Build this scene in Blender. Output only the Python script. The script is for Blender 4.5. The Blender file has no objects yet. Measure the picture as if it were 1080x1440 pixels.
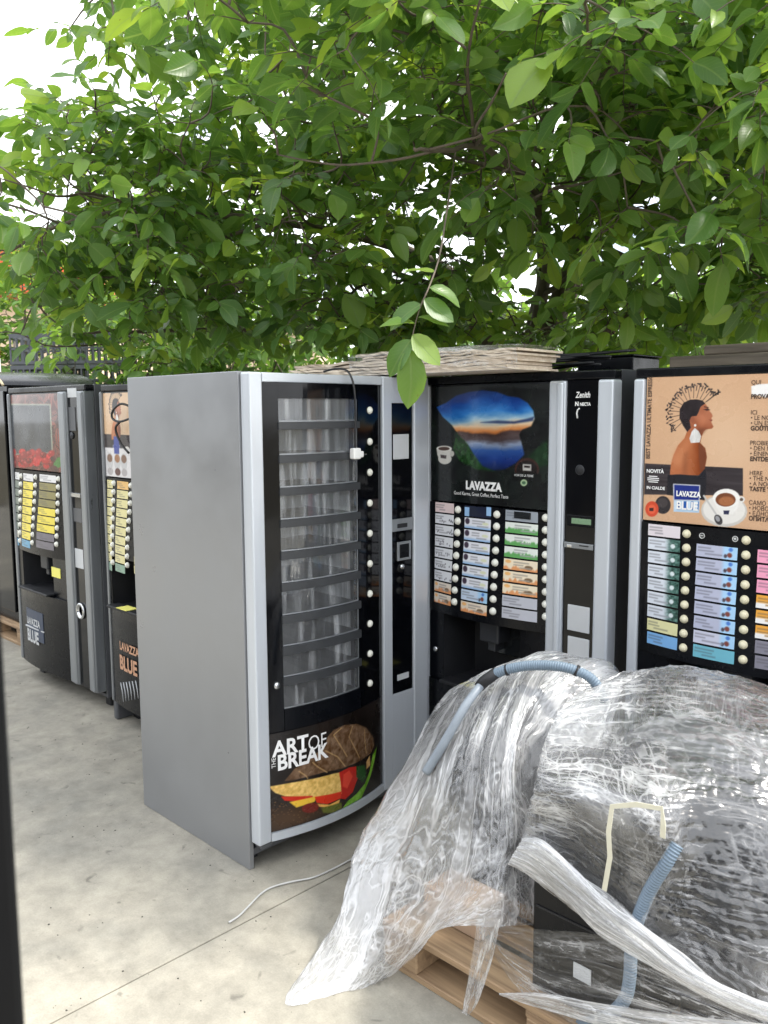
import bpy, bmesh, math, random
import numpy as np
from mathutils import Vector, Matrix

# ------------------------------------------------------------------ camera, sky, sun, exposure
scn = bpy.context.scene
COL = scn.collection
random.seed(7); RNG = np.random.default_rng(11)
F_PX, YAW, PITCH, ROLL, CAM_H = 1196.46, 0.7810, 0.1178, -0.0050, 1.6885      # solved from the machines' edges
PW, PH = 1080, 1440
def cam_axes():
    f = np.array([-math.sin(YAW)*math.cos(PITCH), math.cos(YAW)*math.cos(PITCH), -math.sin(PITCH)])
    r0 = np.array([math.cos(YAW), math.sin(YAW), 0.0]); u0 = np.cross(r0, f)
    return r0*math.cos(ROLL)+u0*math.sin(ROLL), -r0*math.sin(ROLL)+u0*math.cos(ROLL), f
CR, CU, CF = cam_axes()
CPOS = np.array([0, 0, CAM_H])
FH = np.array([-math.sin(YAW), math.cos(YAW), 0]); RH = np.array([math.cos(YAW), math.sin(YAW), 0])
def slz(s, l, z):                       # forward distance, sideways distance, height
    p = FH*s + RH*l; p[2] = z; return p
def ray(px, py): return CF + CR*(px-PW/2)/F_PX - CU*(py-PH/2)/F_PX
def onY(px, py, Y): d = ray(px, py); return CPOS + d*(Y/d[1])
def onX(px, py, X): d = ray(px, py); return CPOS + d*(X/d[0])
def onZ(px, py, Z=0.0): d = ray(px, py); return CPOS + d*((Z-CAM_H)/d[2])
def project(P):
    d = np.asarray(P)-CPOS; z = d@CF
    return PW/2+F_PX*(d@CR)/z, PH/2-F_PX*(d@CU)/z, z

cd = bpy.data.cameras.new('camera'); cam = bpy.data.objects.new('camera', cd); COL.objects.link(cam)
m3 = Matrix(((CR[0], CU[0], -CF[0]), (CR[1], CU[1], -CF[1]), (CR[2], CU[2], -CF[2])))
cam.matrix_world = Matrix.Translation(CPOS.tolist()) @ m3.to_4x4()
cd.sensor_fit = 'VERTICAL'; cd.sensor_height = 36.0; cd.lens = 36.0*F_PX/PH
cd.clip_start = 0.02; cd.clip_end = 600
cd.dof.use_dof = True; cd.dof.focus_distance = 3.3; cd.dof.aperture_fstop = 9.0
scn.camera = cam

SUN_AZ = np.array([0.80, 0.60]); SUN_EL = math.radians(56)
sun_dir = np.array([SUN_AZ[0]*math.cos(SUN_EL), SUN_AZ[1]*math.cos(SUN_EL), math.sin(SUN_EL)]); sun_dir /= np.linalg.norm(sun_dir)
w = bpy.data.worlds.new('World'); scn.world = w; w.use_nodes = True
nt = w.node_tree; nt.nodes.clear()
out = nt.nodes.new('ShaderNodeOutputWorld'); bg = nt.nodes.new('ShaderNodeBackground'); bg.inputs['Strength'].default_value = 0.13
sky = nt.nodes.new('ShaderNodeTexSky'); sky.sky_type = 'NISHITA'; sky.sun_disc = False
sky.sun_elevation = SUN_EL; sky.sun_rotation = math.atan2(SUN_AZ[0], SUN_AZ[1]); sky.dust_density = 2.0; sky.air_density = 1.0
tc = nt.nodes.new('ShaderNodeTexCoord'); mp = nt.nodes.new('ShaderNodeMapping'); mp.inputs['Scale'].default_value = (1.6, 1.6, 4.0)
nz = nt.nodes.new('ShaderNodeTexNoise'); nz.inputs['Scale'].default_value = 2.2; nz.inputs['Detail'].default_value = 7; nz.inputs['Roughness'].default_value = .6
rp = nt.nodes.new('ShaderNodeValToRGB'); rp.color_ramp.elements[0].position = .28; rp.color_ramp.elements[1].position = .52
mx = nt.nodes.new('ShaderNodeMix'); mx.data_type = 'RGBA'; mx.inputs['B'].default_value = (9.5, 9.7, 10.0, 1)   # thin cloud, lit by the sun
L = nt.links.new
L(tc.outputs['Generated'], mp.inputs['Vector']); L(mp.outputs['Vector'], nz.inputs['Vector']); L(nz.outputs['Fac'], rp.inputs['Fac'])
L(rp.outputs['Color'], mx.inputs['Factor']); L(sky.outputs['Color'], mx.inputs['A']); L(mx.outputs['Result'], bg.inputs['Color']); L(bg.outputs['Background'], out.inputs['Surface'])
sl = bpy.data.lights.new('sun', 'SUN'); sl.energy = 2.3; sl.angle = math.radians(6.0); sl.color = (1.0, .95, .86)
so = bpy.data.objects.new('sun', sl); COL.objects.link(so)
so.rotation_euler = Vector(sun_dir.tolist()).to_track_quat('Z', 'Y').to_euler()
vs = scn.view_settings; vs.view_transform = 'Standard'; vs.look = 'None'; vs.gamma = 1; vs.use_curve_mapping = False; vs.exposure = 1.15
scn.cycles.transparent_max_bounces = 16; scn.cycles.max_bounces = 7; scn.cycles.diffuse_bounces = 3; scn.cycles.glossy_bounces = 3; scn.cycles.transmission_bounces = 4
scn.cycles.caustics_reflective = False; scn.cycles.caustics_refractive = False

# ------------------------------------------------------------------ helpers
def tag(o, label=None, cat=None, group=None, kind=None):
    if label: o['label'] = label
    if cat: o['category'] = cat
    if group: o['group'] = group
    if kind: o['kind'] = kind
    return o
def empty(name, loc=(0, 0, 0), rz=0.0):
    o = bpy.data.objects.new(name, None); COL.objects.link(o); o.location = loc; o.rotation_euler = (0, 0, rz); o.empty_display_size = .1
    return o
def link(name, me, parent=None):
    o = bpy.data.objects.new(name, me); COL.objects.link(o); o.parent = parent; return o
def mesh(name, v, f, mat, parent=None, smooth=False, uv=None):
    me = bpy.data.meshes.new(name); me.from_pydata([tuple(map(float, p)) for p in v], [], f)
    if mat: me.materials.append(mat)
    if smooth: me.polygons.foreach_set('use_smooth', [True]*len(me.polygons))
    me.update()
    return link(name, me, parent)
def bm_obj(name, bm, mat, parent=None, smooth=False):
    me = bpy.data.meshes.new(name); bm.to_mesh(me); bm.free()
    if mat: me.materials.append(mat)
    if smooth: me.polygons.foreach_set('use_smooth', [True]*len(me.polygons))
    return link(name, me, parent)
def bm_box(bm, x0, x1, y0, y1, z0, z1, bev=0.0, seg=1):
    r = bmesh.ops.create_cube(bm, size=1.0); vs_ = r['verts']
    for v in vs_: v.co = Vector((x0+(v.co.x+.5)*(x1-x0), y0+(v.co.y+.5)*(y1-y0), z0+(v.co.z+.5)*(z1-z0)))
    if bev > 0:
        es = list({e for v in vs_ for e in v.link_edges})
        bmesh.ops.bevel(bm, geom=es, offset=bev, segments=seg, affect='EDGES', profile=.5)
def box(name, x0, x1, y0, y1, z0, z1, mat, parent=None, bev=.002, seg=1):
    bm = bmesh.new(); bm_box(bm, x0, x1, y0, y1, z0, z1, bev, seg)
    return bm_obj(name, bm, mat, parent)
def grid_faces(nu, nv, closed=False, flip=False):
    f = []
    for j in range(nv-1):
        for i in range(nu if closed else nu-1):
            a = j*nu+i; b = j*nu+(i+1) % nu; q = (a, b, b+nu, a+nu)
            f.append(q[::-1] if flip else q)
    return f
ZERO = lambda u, z: 0.0*u
def panel(name, u0, u1, z0, z1, fn, thick, mat, parent, nu=24, nz=2):
    """solid panel, front skin at y=fn(u,z), back skin thick behind"""
    us = np.linspace(u0, u1, nu); zs = np.linspace(z0, z1, nz)
    U, Z = np.meshgrid(us, zs); Y = fn(U, Z)+0*U
    v = list(np.stack([U, Y, Z], -1).reshape(-1, 3))+list(np.stack([U, Y+thick, Z], -1).reshape(-1, 3))
    n = nu*nz; f = grid_faces(nu, nz)+[tuple(n+i for i in q[::-1]) for q in grid_faces(nu, nz)]
    for i in range(nu-1):
        f.append((i+1, i, n+i, n+i+1)); a = (nz-1)*nu+i; f.append((a, a+1, n+a+1, n+a))
    for j in range(nz-1):
        a = j*nu; f.append((a, a+nu, n+a+nu, n+a)); a = j*nu+nu-1; f.append((a+nu, a, n+a, n+a+nu))
    return mesh(name, v, f, mat, parent)
def catmull(P, n):
    P = np.asarray(P, float); k = len(P); x = np.linspace(0, k-1, n); i = np.minimum(x.astype(int), k-2); s = (x-i).reshape((-1,)+(1,)*(P.ndim-1))
    p0, p1, p2, p3 = P[np.maximum(i-1, 0)], P[i], P[i+1], P[np.minimum(i+2, k-1)]
    return .5*((2*p1)+(-p0+p2)*s+(2*p0-5*p1+4*p2-p3)*s*s+(-p0+3*p1-3*p2+p3)*s**3)
def tube_arrays(P, R, n=8, flat=1.0):
    P = np.asarray(P, float); k = len(P); R = np.broadcast_to(np.asarray(R, float), (k,))
    T = np.gradient(P, axis=0); T /= np.linalg.norm(T, axis=1)[:, None]+1e-9
    a = np.array([0, 0, 1.0]) if abs(T[0][2]) < .9 else np.array([1.0, 0, 0])
    N = np.cross(T[0], a); N /= np.linalg.norm(N); v = []
    for i in range(k):
        N = N-T[i]*(N@T[i]); N /= np.linalg.norm(N)+1e-9; B = np.cross(T[i], N)
        for j in range(n):
            th = 2*math.pi*j/n; v.append(P[i]+R[i]*(N*math.cos(th)+B*math.sin(th)*flat))
    f = []
    for i in range(k-1):
        for j in range(n):
            a_, b_ = i*n+j, i*n+(j+1) % n; f.append((a_, b_, b_+n, a_+n))
    f.append(tuple(range(n-1, -1, -1))); f.append(tuple((k-1)*n+j for j in range(n)))
    return v, f
def tube(name, P, R, mat, parent=None, n=8, flat=1.0):
    v, f = tube_arrays(P, R, n, flat); return mesh(name, v, f, mat, parent, smooth=True)
def lathe(name, prof, mat, parent, loc, n=16, axis='y'):
    """profile (r, h); h runs out of the front (towards -y)"""
    v = []; f = []
    for r, h in prof:
        for j in range(n):
            th = 2*math.pi*j/n; v.append((r*math.cos(th), -h, r*math.sin(th)) if axis == 'y' else (r*math.cos(th), r*math.sin(th), h))
    f = grid_faces(n, len(prof), closed=True); k = (len(prof)-1)*n
    f.append(tuple(range(n-1, -1, -1))); f.append(tuple(k+j for j in range(n)))
    o = mesh(name, v, f, mat, parent, smooth=True); o.location = loc; return o
def share(src, loc, parent=None):
    o = src.copy(); COL.objects.link(o); o.location = loc
    if parent: o.parent = parent
    return o
def lin(c):
    c = np.asarray(c, float)/255.0
    return np.where(c <= .04045, c/12.92, ((c+.055)/1.055)**2.4)
def vnoise(x, y, seed=0):
    """smooth value noise on arrays"""
    xi = np.floor(x).astype(np.int64); yi = np.floor(y).astype(np.int64); fx = x-xi; fy = y-yi
    fx = fx*fx*(3-2*fx); fy = fy*fy*(3-2*fy)
    def h(a, b):
        n = (a*374761393+b*668265263+seed*974634777) & 0x7fffffff
        n = ((n ^ (n >> 13))*1274126177) & 0x7fffffff; n = (n ^ (n >> 16)) & 0xffff
        return n/65535.0
    return (h(xi, yi)*(1-fx)+h(xi+1, yi)*fx)*(1-fy)+(h(xi, yi+1)*(1-fx)+h(xi+1, yi+1)*fx)*fy
def fbm(x, y, o=4, seed=0):
    s = 0; a = .5
    for k in range(o): s = s+a*vnoise(x*2**k, y*2**k, seed+k*17); a *= .5
    return s

# ------------------------------------------------------------------ materials
def nodes(name):
    m = bpy.data.materials.new(name); m.use_nodes = True
    return m, m.node_tree, m.node_tree.nodes['Principled BSDF']
def mat(name, col, rough=.5, metal=0.0, var=.12, nscale=6.0, bump=0.0, bscale=80.0, coat=0.0, rvar=.12, spec=.5, stretch=(1, 1, 1), srgb=True):
    m, t, p = nodes(name); l = t.links.new
    c = lin(col) if srgb else np.asarray(col, float)
    tx = t.nodes.new('ShaderNodeTexCoord'); mp_ = t.nodes.new('ShaderNodeMapping'); mp_.inputs['Scale'].default_value = stretch
    l(tx.outputs['Object'], mp_.inputs['Vector'])
    n1 = t.nodes.new('ShaderNodeTexNoise'); n1.inputs['Scale'].default_value = nscale; n1.inputs['Detail'].default_value = 6; n1.inputs['Roughness'].default_value = .65
    l(mp_.outputs['Vector'], n1.inputs['Vector'])
    mr = t.nodes.new('ShaderNodeMapRange'); mr.inputs['From Min'].default_value = .25; mr.inputs['From Max'].default_value = .75
    mr.inputs['To Min'].default_value = 1-var; mr.inputs['To Max'].default_value = 1+var; l(n1.outputs['Fac'], mr.inputs['Value'])
    vm = t.nodes.new('ShaderNodeVectorMath'); vm.operation = 'SCALE'; vm.inputs[0].default_value = c.tolist(); l(mr.outputs['Result'], vm.inputs['Scale'])
    l(vm.outputs['Vector'], p.inputs['Base Color'])
    m2 = t.nodes.new('ShaderNodeMapRange'); m2.inputs['From Min'].default_value = .3; m2.inputs['From Max'].default_value = .7
    m2.inputs['To Min'].default_value = max(rough-rvar, .02); m2.inputs['To Max'].default_value = min(rough+rvar, 1); l(n1.outputs['Fac'], m2.inputs['Value'])
    l(m2.outputs['Result'], p.inputs['Roughness'])
    p.inputs['Metallic'].default_value = metal; p.inputs['Coat Weight'].default_value = coat; p.inputs['Coat Roughness'].default_value = .06
    p.inputs['Specular IOR Level'].default_value = spec
    if bump > 0:
        n2 = t.nodes.new('ShaderNodeTexNoise'); n2.inputs['Scale'].default_value = bscale; n2.inputs['Detail'].default_value = 4; l(mp_.outputs['Vector'], n2.inputs['Vector'])
        b = t.nodes.new('ShaderNodeBump'); b.inputs['Strength'].default_value = bump; b.inputs['Distance'].default_value = .004; l(n2.outputs['Fac'], b.inputs['Height']); l(b.outputs['Normal'], p.inputs['Normal'])
    return m
M = {}
M['grey_paint'] = mat('grey_paint', (150, 152, 155), .36, .45, .06, 3.5, .25, 2.2, rvar=.10)
M['silver'] = mat('silver_trim', (202, 208, 216), .36, .35, .05, 3, 0, rvar=.08, stretch=(4, 4, .4))
M['silver_dark'] = mat('aged_silver_trim', (150, 154, 158), .38, .6, .10, 5, 0, rvar=.12, stretch=(4, 4, .6))
M['white_plate'] = mat('pale_plate', (200, 203, 206), .45, .1, .06, 8)
M['black_gloss'] = mat('black_gloss', (6, 7, 11), .10, 0, .2, 5, 0, rvar=.06, coat=.1, spec=.3)
M['black_satin'] = mat('black_satin', (9, 11, 16), .26, 0, .2, 7, .05, 200, rvar=.1, spec=.25)
M['black_matte'] = mat('black_matte', (26, 27, 31), .55, 0, .2, 9, .1, 150)
M['charcoal'] = mat('charcoal_paint', (52, 54, 59), .45, .1, .15, 6, .04, 200)
M['dark_grey'] = mat('dark_grey_cabinet', (92, 94, 98), .45, .2, .1, 4, .04, 200)
M['dark_glass'] = mat('dark_glass', (30, 33, 36), .08, 0, .3, 3, 0, rvar=.05, coat=.5)
M['button'] = mat('white_button', (226, 226, 216), .32, 0, .06, 30)
M['button_cream'] = mat('cream_button', (214, 208, 180), .35, 0, .08, 30)
M['lettering_white'] = mat('white_lettering', (236, 236, 236), .5, 0, .03)
M['lettering_dark'] = mat('dark_lettering', (70, 52, 42), .5, 0, .03)
M['lettering_blue'] = mat('blue_lettering', (60, 120, 190), .5, 0, .03)
M['lettering_rust'] = mat('pale_rust_lettering', (196, 150, 120), .6, 0, .12, 60)
M['chrome'] = mat('chrome', (205, 207, 210), .2, .95, .05, 10)
M['yellow_note'] = mat('yellow_note', (238, 232, 120), .8, 0, .05)
M['lcd'] = mat('lcd_green', (120, 150, 118), .3, 0, .05)
M['white_plastic'] = mat('white_plastic', (232, 232, 230), .4, 0, .04)
M['cable_black'] = mat('black_cable', (24, 24, 26), .5)
M['cable_grey'] = mat('pale_grey_cable', (185, 186, 186), .5, 0, .1, 20)
M['tray'] = mat('pale_tray', (235, 236, 238), .3, 0, .06, 10)
M['drum_grey'] = mat('drum_grey', (226, 228, 230), .35, 0, .3, 4, stretch=(12, 12, .5))
M['shelf_bar'] = mat('shelf_bar', (52, 54, 57), .45, 0, .1, 10)
M['hose_blue'] = mat('blue_grey_hose', (110, 127, 143), .48, 0, .12, 12)
M['wand_grey'] = mat('grey_wand', (134, 143, 153), .45, 0, .14, 12)
M['strap'] = mat('cream_strap', (206, 203, 184), .6, 0, .1, 30)
M['card'] = mat('brown_cardboard', (188, 162, 138), .85, 0, .15, 10)
M['post'] = mat('dark_post_paint', (5, 6, 9), .5, spec=.2)
M['crate'] = mat('grey_crate_plastic', (88, 92, 98), .5, 0, .12, 8)
M['red'] = mat('red_band', (196, 52, 40), .5); M['white_paint'] = mat('white_band', (214, 212, 208), .55)
M['house_wall'] = mat('cream_render', (222, 200, 170), .9, 0, .06, 3, .2, 60)
M['roof'] = mat('orange_roof_tile', (190, 100, 60), .8, 0, .25, 14, .3, 30)
M['plate_blue'] = mat('dull_blue_plate', (62, 72, 92), .45, .1, .1, 8)
M['reflection_wall'] = mat('reflection_wall_render', (66, 64, 62), .9, 0, .12, 2, .2, 40)  # wall of the added unseen building, kept dark to darken reflections
M['sheet_beige'] = mat('beige_sheet', (190, 176, 146), .6, 0, .1, 8)

def wood_mat(name, ca, cb, rough=.75, sc=(2, 40, 40)):
    m, t, p = nodes(name); l = t.links.new
    tx = t.nodes.new('ShaderNodeTexCoord'); mp_ = t.nodes.new('ShaderNodeMapping'); mp_.inputs['Scale'].default_value = sc; l(tx.outputs['Object'], mp_.inputs['Vector'])
    oi = t.nodes.new('ShaderNodeObjectInfo'); cb_ = t.nodes.new('ShaderNodeVectorMath'); cb_.operation = 'ADD'; 
    sc_ = t.nodes.new('ShaderNodeMath'); sc_.operation = 'MULTIPLY'; sc_.inputs[1].default_value = 37.0; l(oi.outputs['Random'], sc_.inputs[0]); l(sc_.outputs[0], cb_.inputs[1]); l(mp_.outputs['Vector'], cb_.inputs[0])
    n = t.nodes.new('ShaderNodeTexNoise'); n.inputs['Scale'].default_value = 1.0; n.inputs['Detail'].default_value = 8; n.inputs['Roughness'].default_value = .6; n.inputs['Distortion'].default_value = .6; l(cb_.outputs['Vector'], n.inputs['Vector'])
    r = t.nodes.new('ShaderNodeValToRGB'); r.color_ramp.elements[0].position = .3; r.color_ramp.elements[1].position = .7
    r.color_ramp.elements[0].color = (*lin(ca), 1); r.color_ramp.elements[1].color = (*lin(cb), 1); l(n.outputs['Fac'], r.inputs['Fac']); l(r.outputs['Color'], p.inputs['Base Color'])
    b = t.nodes.new('ShaderNodeBump'); b.inputs['Strength'].default_value = .35; b.inputs['Distance'].default_value = .004; l(n.outputs['Fac'], b.inputs['Height']); l(b.outputs['Normal'], p.inputs['Normal'])
    p.inputs['Roughness'].default_value = rough
    return m
M['pallet'] = wood_mat('pallet_wood', (128, 104, 80), (184, 156, 122))
M['bundle'] = wood_mat('pale_grained_bundle', (186, 166, 144), (226, 214, 196), .6, (2.0, 30, 60))
M['old_plank'] = wood_mat('weathered_plank', (76, 68, 58), (118, 108, 94))

def bark_mat():
    m = mat('bark', (98, 88, 78), .9, 0, .35, 14, .6, 40, stretch=(1, 1, 1)); return m
M['bark'] = bark_mat()

def print_mat(name, coat=.4, rough=.25):
    m, t, p = nodes(name); l = t.links.new
    a = t.nodes.new('ShaderNodeVertexColor'); a.layer_name = 'print'; l(a.outputs['Color'], p.inputs['Base Color'])
    tx = t.nodes.new('ShaderNodeTexCoord'); n = t.nodes.new('ShaderNodeTexNoise'); n.inputs['Scale'].default_value = 7; n.inputs['Detail'].default_value = 6; l(tx.outputs['Object'], n.inputs['Vector'])
    mr = t.nodes.new('ShaderNodeMapRange'); mr.inputs['To Min'].default_value = rough-.1; mr.inputs['To Max'].default_value = rough+.15; l(n.outputs['Fac'], mr.inputs['Value']); l(mr.outputs['Result'], p.inputs['Roughness'])
    p.inputs['Coat Weight'].default_value = coat; p.inputs['Coat Roughness'].default_value = .05
    return m
M['print'] = print_mat('printed_poster'); M['print_label'] = print_mat('printed_label', .15, .4)

def thin_fresnel(t, k=.9, base=.045):
    lw = t.nodes.new('ShaderNodeLayerWeight'); lw.inputs['Blend'].default_value = .5
    p = t.nodes.new('ShaderNodeMath'); p.operation = 'POWER'; t.links.new(lw.outputs['Facing'], p.inputs[0]); p.inputs[1].default_value = 4.0
    m = t.nodes.new('ShaderNodeMath'); m.operation = 'MULTIPLY_ADD'; t.links.new(p.outputs[0], m.inputs[0]); m.inputs[1].default_value = k; m.inputs[2].default_value = base
    return m.outputs[0], lw
def clear_mat():
    m = bpy.data.materials.new('clear_plastic'); m.use_nodes = True; t = m.node_tree; t.nodes.clear(); l = t.links.new
    o = t.nodes.new('ShaderNodeOutputMaterial'); tr = t.nodes.new('ShaderNodeBsdfTransparent'); tr.inputs['Color'].default_value = (.95, .96, .97, 1)
    g = t.nodes.new('ShaderNodeBsdfGlossy'); g.inputs['Roughness'].default_value = .05; lwo, _ = thin_fresnel(t)
    tx = t.nodes.new('ShaderNodeTexCoord'); mp_ = t.nodes.new('ShaderNodeMapping'); mp_.inputs['Scale'].default_value = (38, 38, 3); l(tx.outputs['Object'], mp_.inputs['Vector'])
    n = t.nodes.new('ShaderNodeTexNoise'); n.inputs['Scale'].default_value = 1; n.inputs['Detail'].default_value = 4; l(mp_.outputs['Vector'], n.inputs['Vector'])
    d = t.nodes.new('ShaderNodeBsdfDiffuse'); d.inputs['Color'].default_value = (.75, .77, .8, 1)
    r = t.nodes.new('ShaderNodeMapRange'); r.inputs['From Min'].default_value = .52; r.inputs['From Max'].default_value = .8; r.inputs['To Min'].default_value = .045; r.inputs['To Max'].default_value = .32; l(n.outputs['Fac'], r.inputs['Value'])  # streaky haze in the colour stands in for reflections and lifts dark panes
    m1 = t.nodes.new('ShaderNodeMixShader'); m2 = t.nodes.new('ShaderNodeMixShader')
    l(r.outputs['Result'], m1.inputs[0]); l(tr.outputs[0], m1.inputs[1]); l(d.outputs[0], m1.inputs[2])
    l(lwo, m2.inputs[0]); l(m1.outputs[0], m2.inputs[1]); l(g.outputs[0], m2.inputs[2]); l(m2.outputs[0], o.inputs['Surface'])
    return m
M['clear'] = clear_mat()
def frosted():
    m = bpy.data.materials.new('translucent_tray'); m.use_nodes = True; t = m.node_tree; t.nodes.clear(); l = t.links.new
    o = t.nodes.new('ShaderNodeOutputMaterial'); d = t.nodes.new('ShaderNodeBsdfDiffuse'); d.inputs['Color'].default_value = (.92, .93, .94, 1); tl = t.nodes.new('ShaderNodeBsdfTranslucent'); tl.inputs['Color'].default_value = (.95, .96, .97, 1)
    a = t.nodes.new('ShaderNodeMixShader'); a.inputs[0].default_value = .35; l(d.outputs[0], a.inputs[1]); l(tl.outputs[0], a.inputs[2])
    g = t.nodes.new('ShaderNodeBsdfGlossy'); g.inputs['Roughness'].default_value = .15; f, _ = thin_fresnel(t); b = t.nodes.new('ShaderNodeMixShader'); l(f, b.inputs[0]); l(a.outputs[0], b.inputs[1]); l(g.outputs[0], b.inputs[2]); l(b.outputs[0], o.inputs['Surface'])
    return m
M['frosted'] = frosted()

def film_mat(name, gloss=.36):
    """stretch film: clear where smooth, milky where layered, white along the creases that are modelled in the mesh"""
    m = bpy.data.materials.new(name); m.use_nodes = True; t = m.node_tree; t.nodes.clear(); l = t.links.new
    o = t.nodes.new('ShaderNodeOutputMaterial'); at = t.nodes.new('ShaderNodeAttribute'); at.attribute_name = 'milk'
    tr = t.nodes.new('ShaderNodeBsdfTransparent'); tr.inputs['Color'].default_value = (.97, .975, .98, 1)
    df = t.nodes.new('ShaderNodeBsdfDiffuse'); df.inputs['Color'].default_value = (.93, .94, .96, 1); tl = t.nodes.new('ShaderNodeBsdfTranslucent'); tl.inputs['Color'].default_value = (.93, .94, .96, 1)
    md = t.nodes.new('ShaderNodeMixShader'); md.inputs[0].default_value = .45; l(df.outputs[0], md.inputs[1]); l(tl.outputs[0], md.inputs[2])
    g = t.nodes.new('ShaderNodeBsdfGlossy'); g.inputs['Roughness'].default_value = .19
    fro, _ = thin_fresnel(t, gloss*2.4, gloss*.28)
    m1 = t.nodes.new('ShaderNodeMixShader'); l(at.outputs['Fac'], m1.inputs[0]); l(tr.outputs[0], m1.inputs[1]); l(md.outputs[0], m1.inputs[2])
    mn = t.nodes.new('ShaderNodeMath'); mn.operation = 'MINIMUM'; l(fro, mn.inputs[0]); mn.inputs[1].default_value = .9
    m2 = t.nodes.new('ShaderNodeMixShader'); l(mn.outputs[0], m2.inputs[0]); l(m1.outputs[0], m2.inputs[1]); l(g.outputs[0], m2.inputs[2]); l(m2.outputs[0], o.inputs['Surface'])
    return m
M['film'] = film_mat('stretch_film'); M['film_thin'] = film_mat('thin_stretch_film', .22)

def leaf_mat(name, use_attr):
    m = bpy.data.materials.new(name); m.use_nodes = True; t = m.node_tree; t.nodes.clear(); l = t.links.new
    o = t.nodes.new('ShaderNodeOutputMaterial'); p = t.nodes.new('ShaderNodeBsdfPrincipled'); tl = t.nodes.new('ShaderNodeBsdfTranslucent'); mxs = t.nodes.new('ShaderNodeMixShader')
    if use_attr:
        a = t.nodes.new('ShaderNodeAttribute'); a.attribute_name = 'lv'; v = a.outputs['Fac']
    else:
        a = t.nodes.new('ShaderNodeObjectInfo'); v = a.outputs['Random']
    r = t.nodes.new('ShaderNodeValToRGB'); e = r.color_ramp.elements
    e[0].position = 0; e[0].color = (.062, .140, .038, 1); e[1].position = 1; e[1].color = (.22, .34, .062, 1)
    k = e.new(.5); k.color = (.092, .195, .046, 1); k = e.new(.8); k.color = (.14, .255, .055, 1)
    l(v, r.inputs['Fac'])
    uv = t.nodes.new('ShaderNodeUVMap'); uv.uv_map = 'UVMap'; sp = t.nodes.new('ShaderNodeSeparateXYZ'); l(uv.outputs['UV'], sp.inputs[0])
    def math_(op, a_, b_=0.0):
        n = t.nodes.new('ShaderNodeMath'); n.operation = op
        for i, x in enumerate((a_, b_)):
            if isinstance(x, (int, float)): n.inputs[i].default_value = x
            else: l(x, n.inputs[i])
        return n.outputs[0]
    ax = math_('ABSOLUTE', math_('SUBTRACT', sp.outputs['X'], .5)); 
    side = math_('SINE', math_('MULTIPLY', math_('SUBTRACT', sp.outputs['Y'], math_('MULTIPLY', ax, .7)), 58.0))
    sv_ = t.nodes.new('ShaderNodeMapRange'); sv_.inputs['From Min'].default_value = .88; sv_.inputs['From Max'].default_value = 1; sv_.inputs['To Max'].default_value = .45; l(side, sv_.inputs['Value'])
    mid = t.nodes.new('ShaderNodeMapRange'); mid.inputs['From Min'].default_value = .045; mid.inputs['From Max'].default_value = .015; l(ax, mid.inputs['Value'])
    vein = math_('MAXIMUM', mid.outputs['Result'], sv_.outputs['Result'])
    cm = t.nodes.new('ShaderNodeMix'); cm.data_type = 'RGBA'; l(math_('MULTIPLY', vein, .55), cm.inputs['Factor']); l(r.outputs['Color'], cm.inputs['A']); cm.inputs['B'].default_value = (.17, .27, .09, 1)
    sn = t.nodes.new('ShaderNodeTexNoise'); sn.noise_dimensions = '4D'; sn.inputs['Scale'].default_value = 9; sn.inputs['Detail'].default_value = 2; l(uv.outputs['UV'], sn.inputs['Vector']); l(math_('MULTIPLY', v, 60.0), sn.inputs['W'])
    spt = t.nodes.new('ShaderNodeMapRange'); spt.inputs['From Min'].default_value = .70; spt.inputs['From Max'].default_value = .76; l(sn.outputs['Fac'], spt.inputs['Value'])
    cm2 = t.nodes.new('ShaderNodeMix'); cm2.data_type = 'RGBA'; l(spt.outputs['Result'], cm2.inputs['Factor']); l(cm.outputs['Result'], cm2.inputs['A']); cm2.inputs['B'].default_value = (.13, .10, .03, 1); cm = cm2
    l(cm.outputs['Result'], p.inputs['Base Color'])
    p.inputs['Roughness'].default_value = .36; p.inputs['Specular IOR Level'].default_value = .5
    b = t.nodes.new('ShaderNodeBump'); b.inputs['Strength'].default_value = .35; b.inputs['Distance'].default_value = .002; b.invert = True; l(vein, b.inputs['Height']); l(b.outputs['Normal'], p.inputs['Normal'])
    hs = t.nodes.new('ShaderNodeMix'); hs.data_type = 'RGBA'; hs.blend_type = 'MULTIPLY'; hs.inputs['Factor'].default_value = 1; l(cm.outputs['Result'], hs.inputs['A']); hs.inputs['B'].default_value = (2.5, 2.1, 1.0, 1)
    l(hs.outputs['Result'], tl.inputs['Color'])
    mxs.inputs[0].default_value = .48; l(p.outputs[0], mxs.inputs[1]); l(tl.outputs[0], mxs.inputs[2]); l(mxs.outputs[0], o.inputs['Surface'])
    return m
M['leaf'] = leaf_mat('leaf', False); M['leaf_mass'] = leaf_mat('leaf_mass', True)

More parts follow.
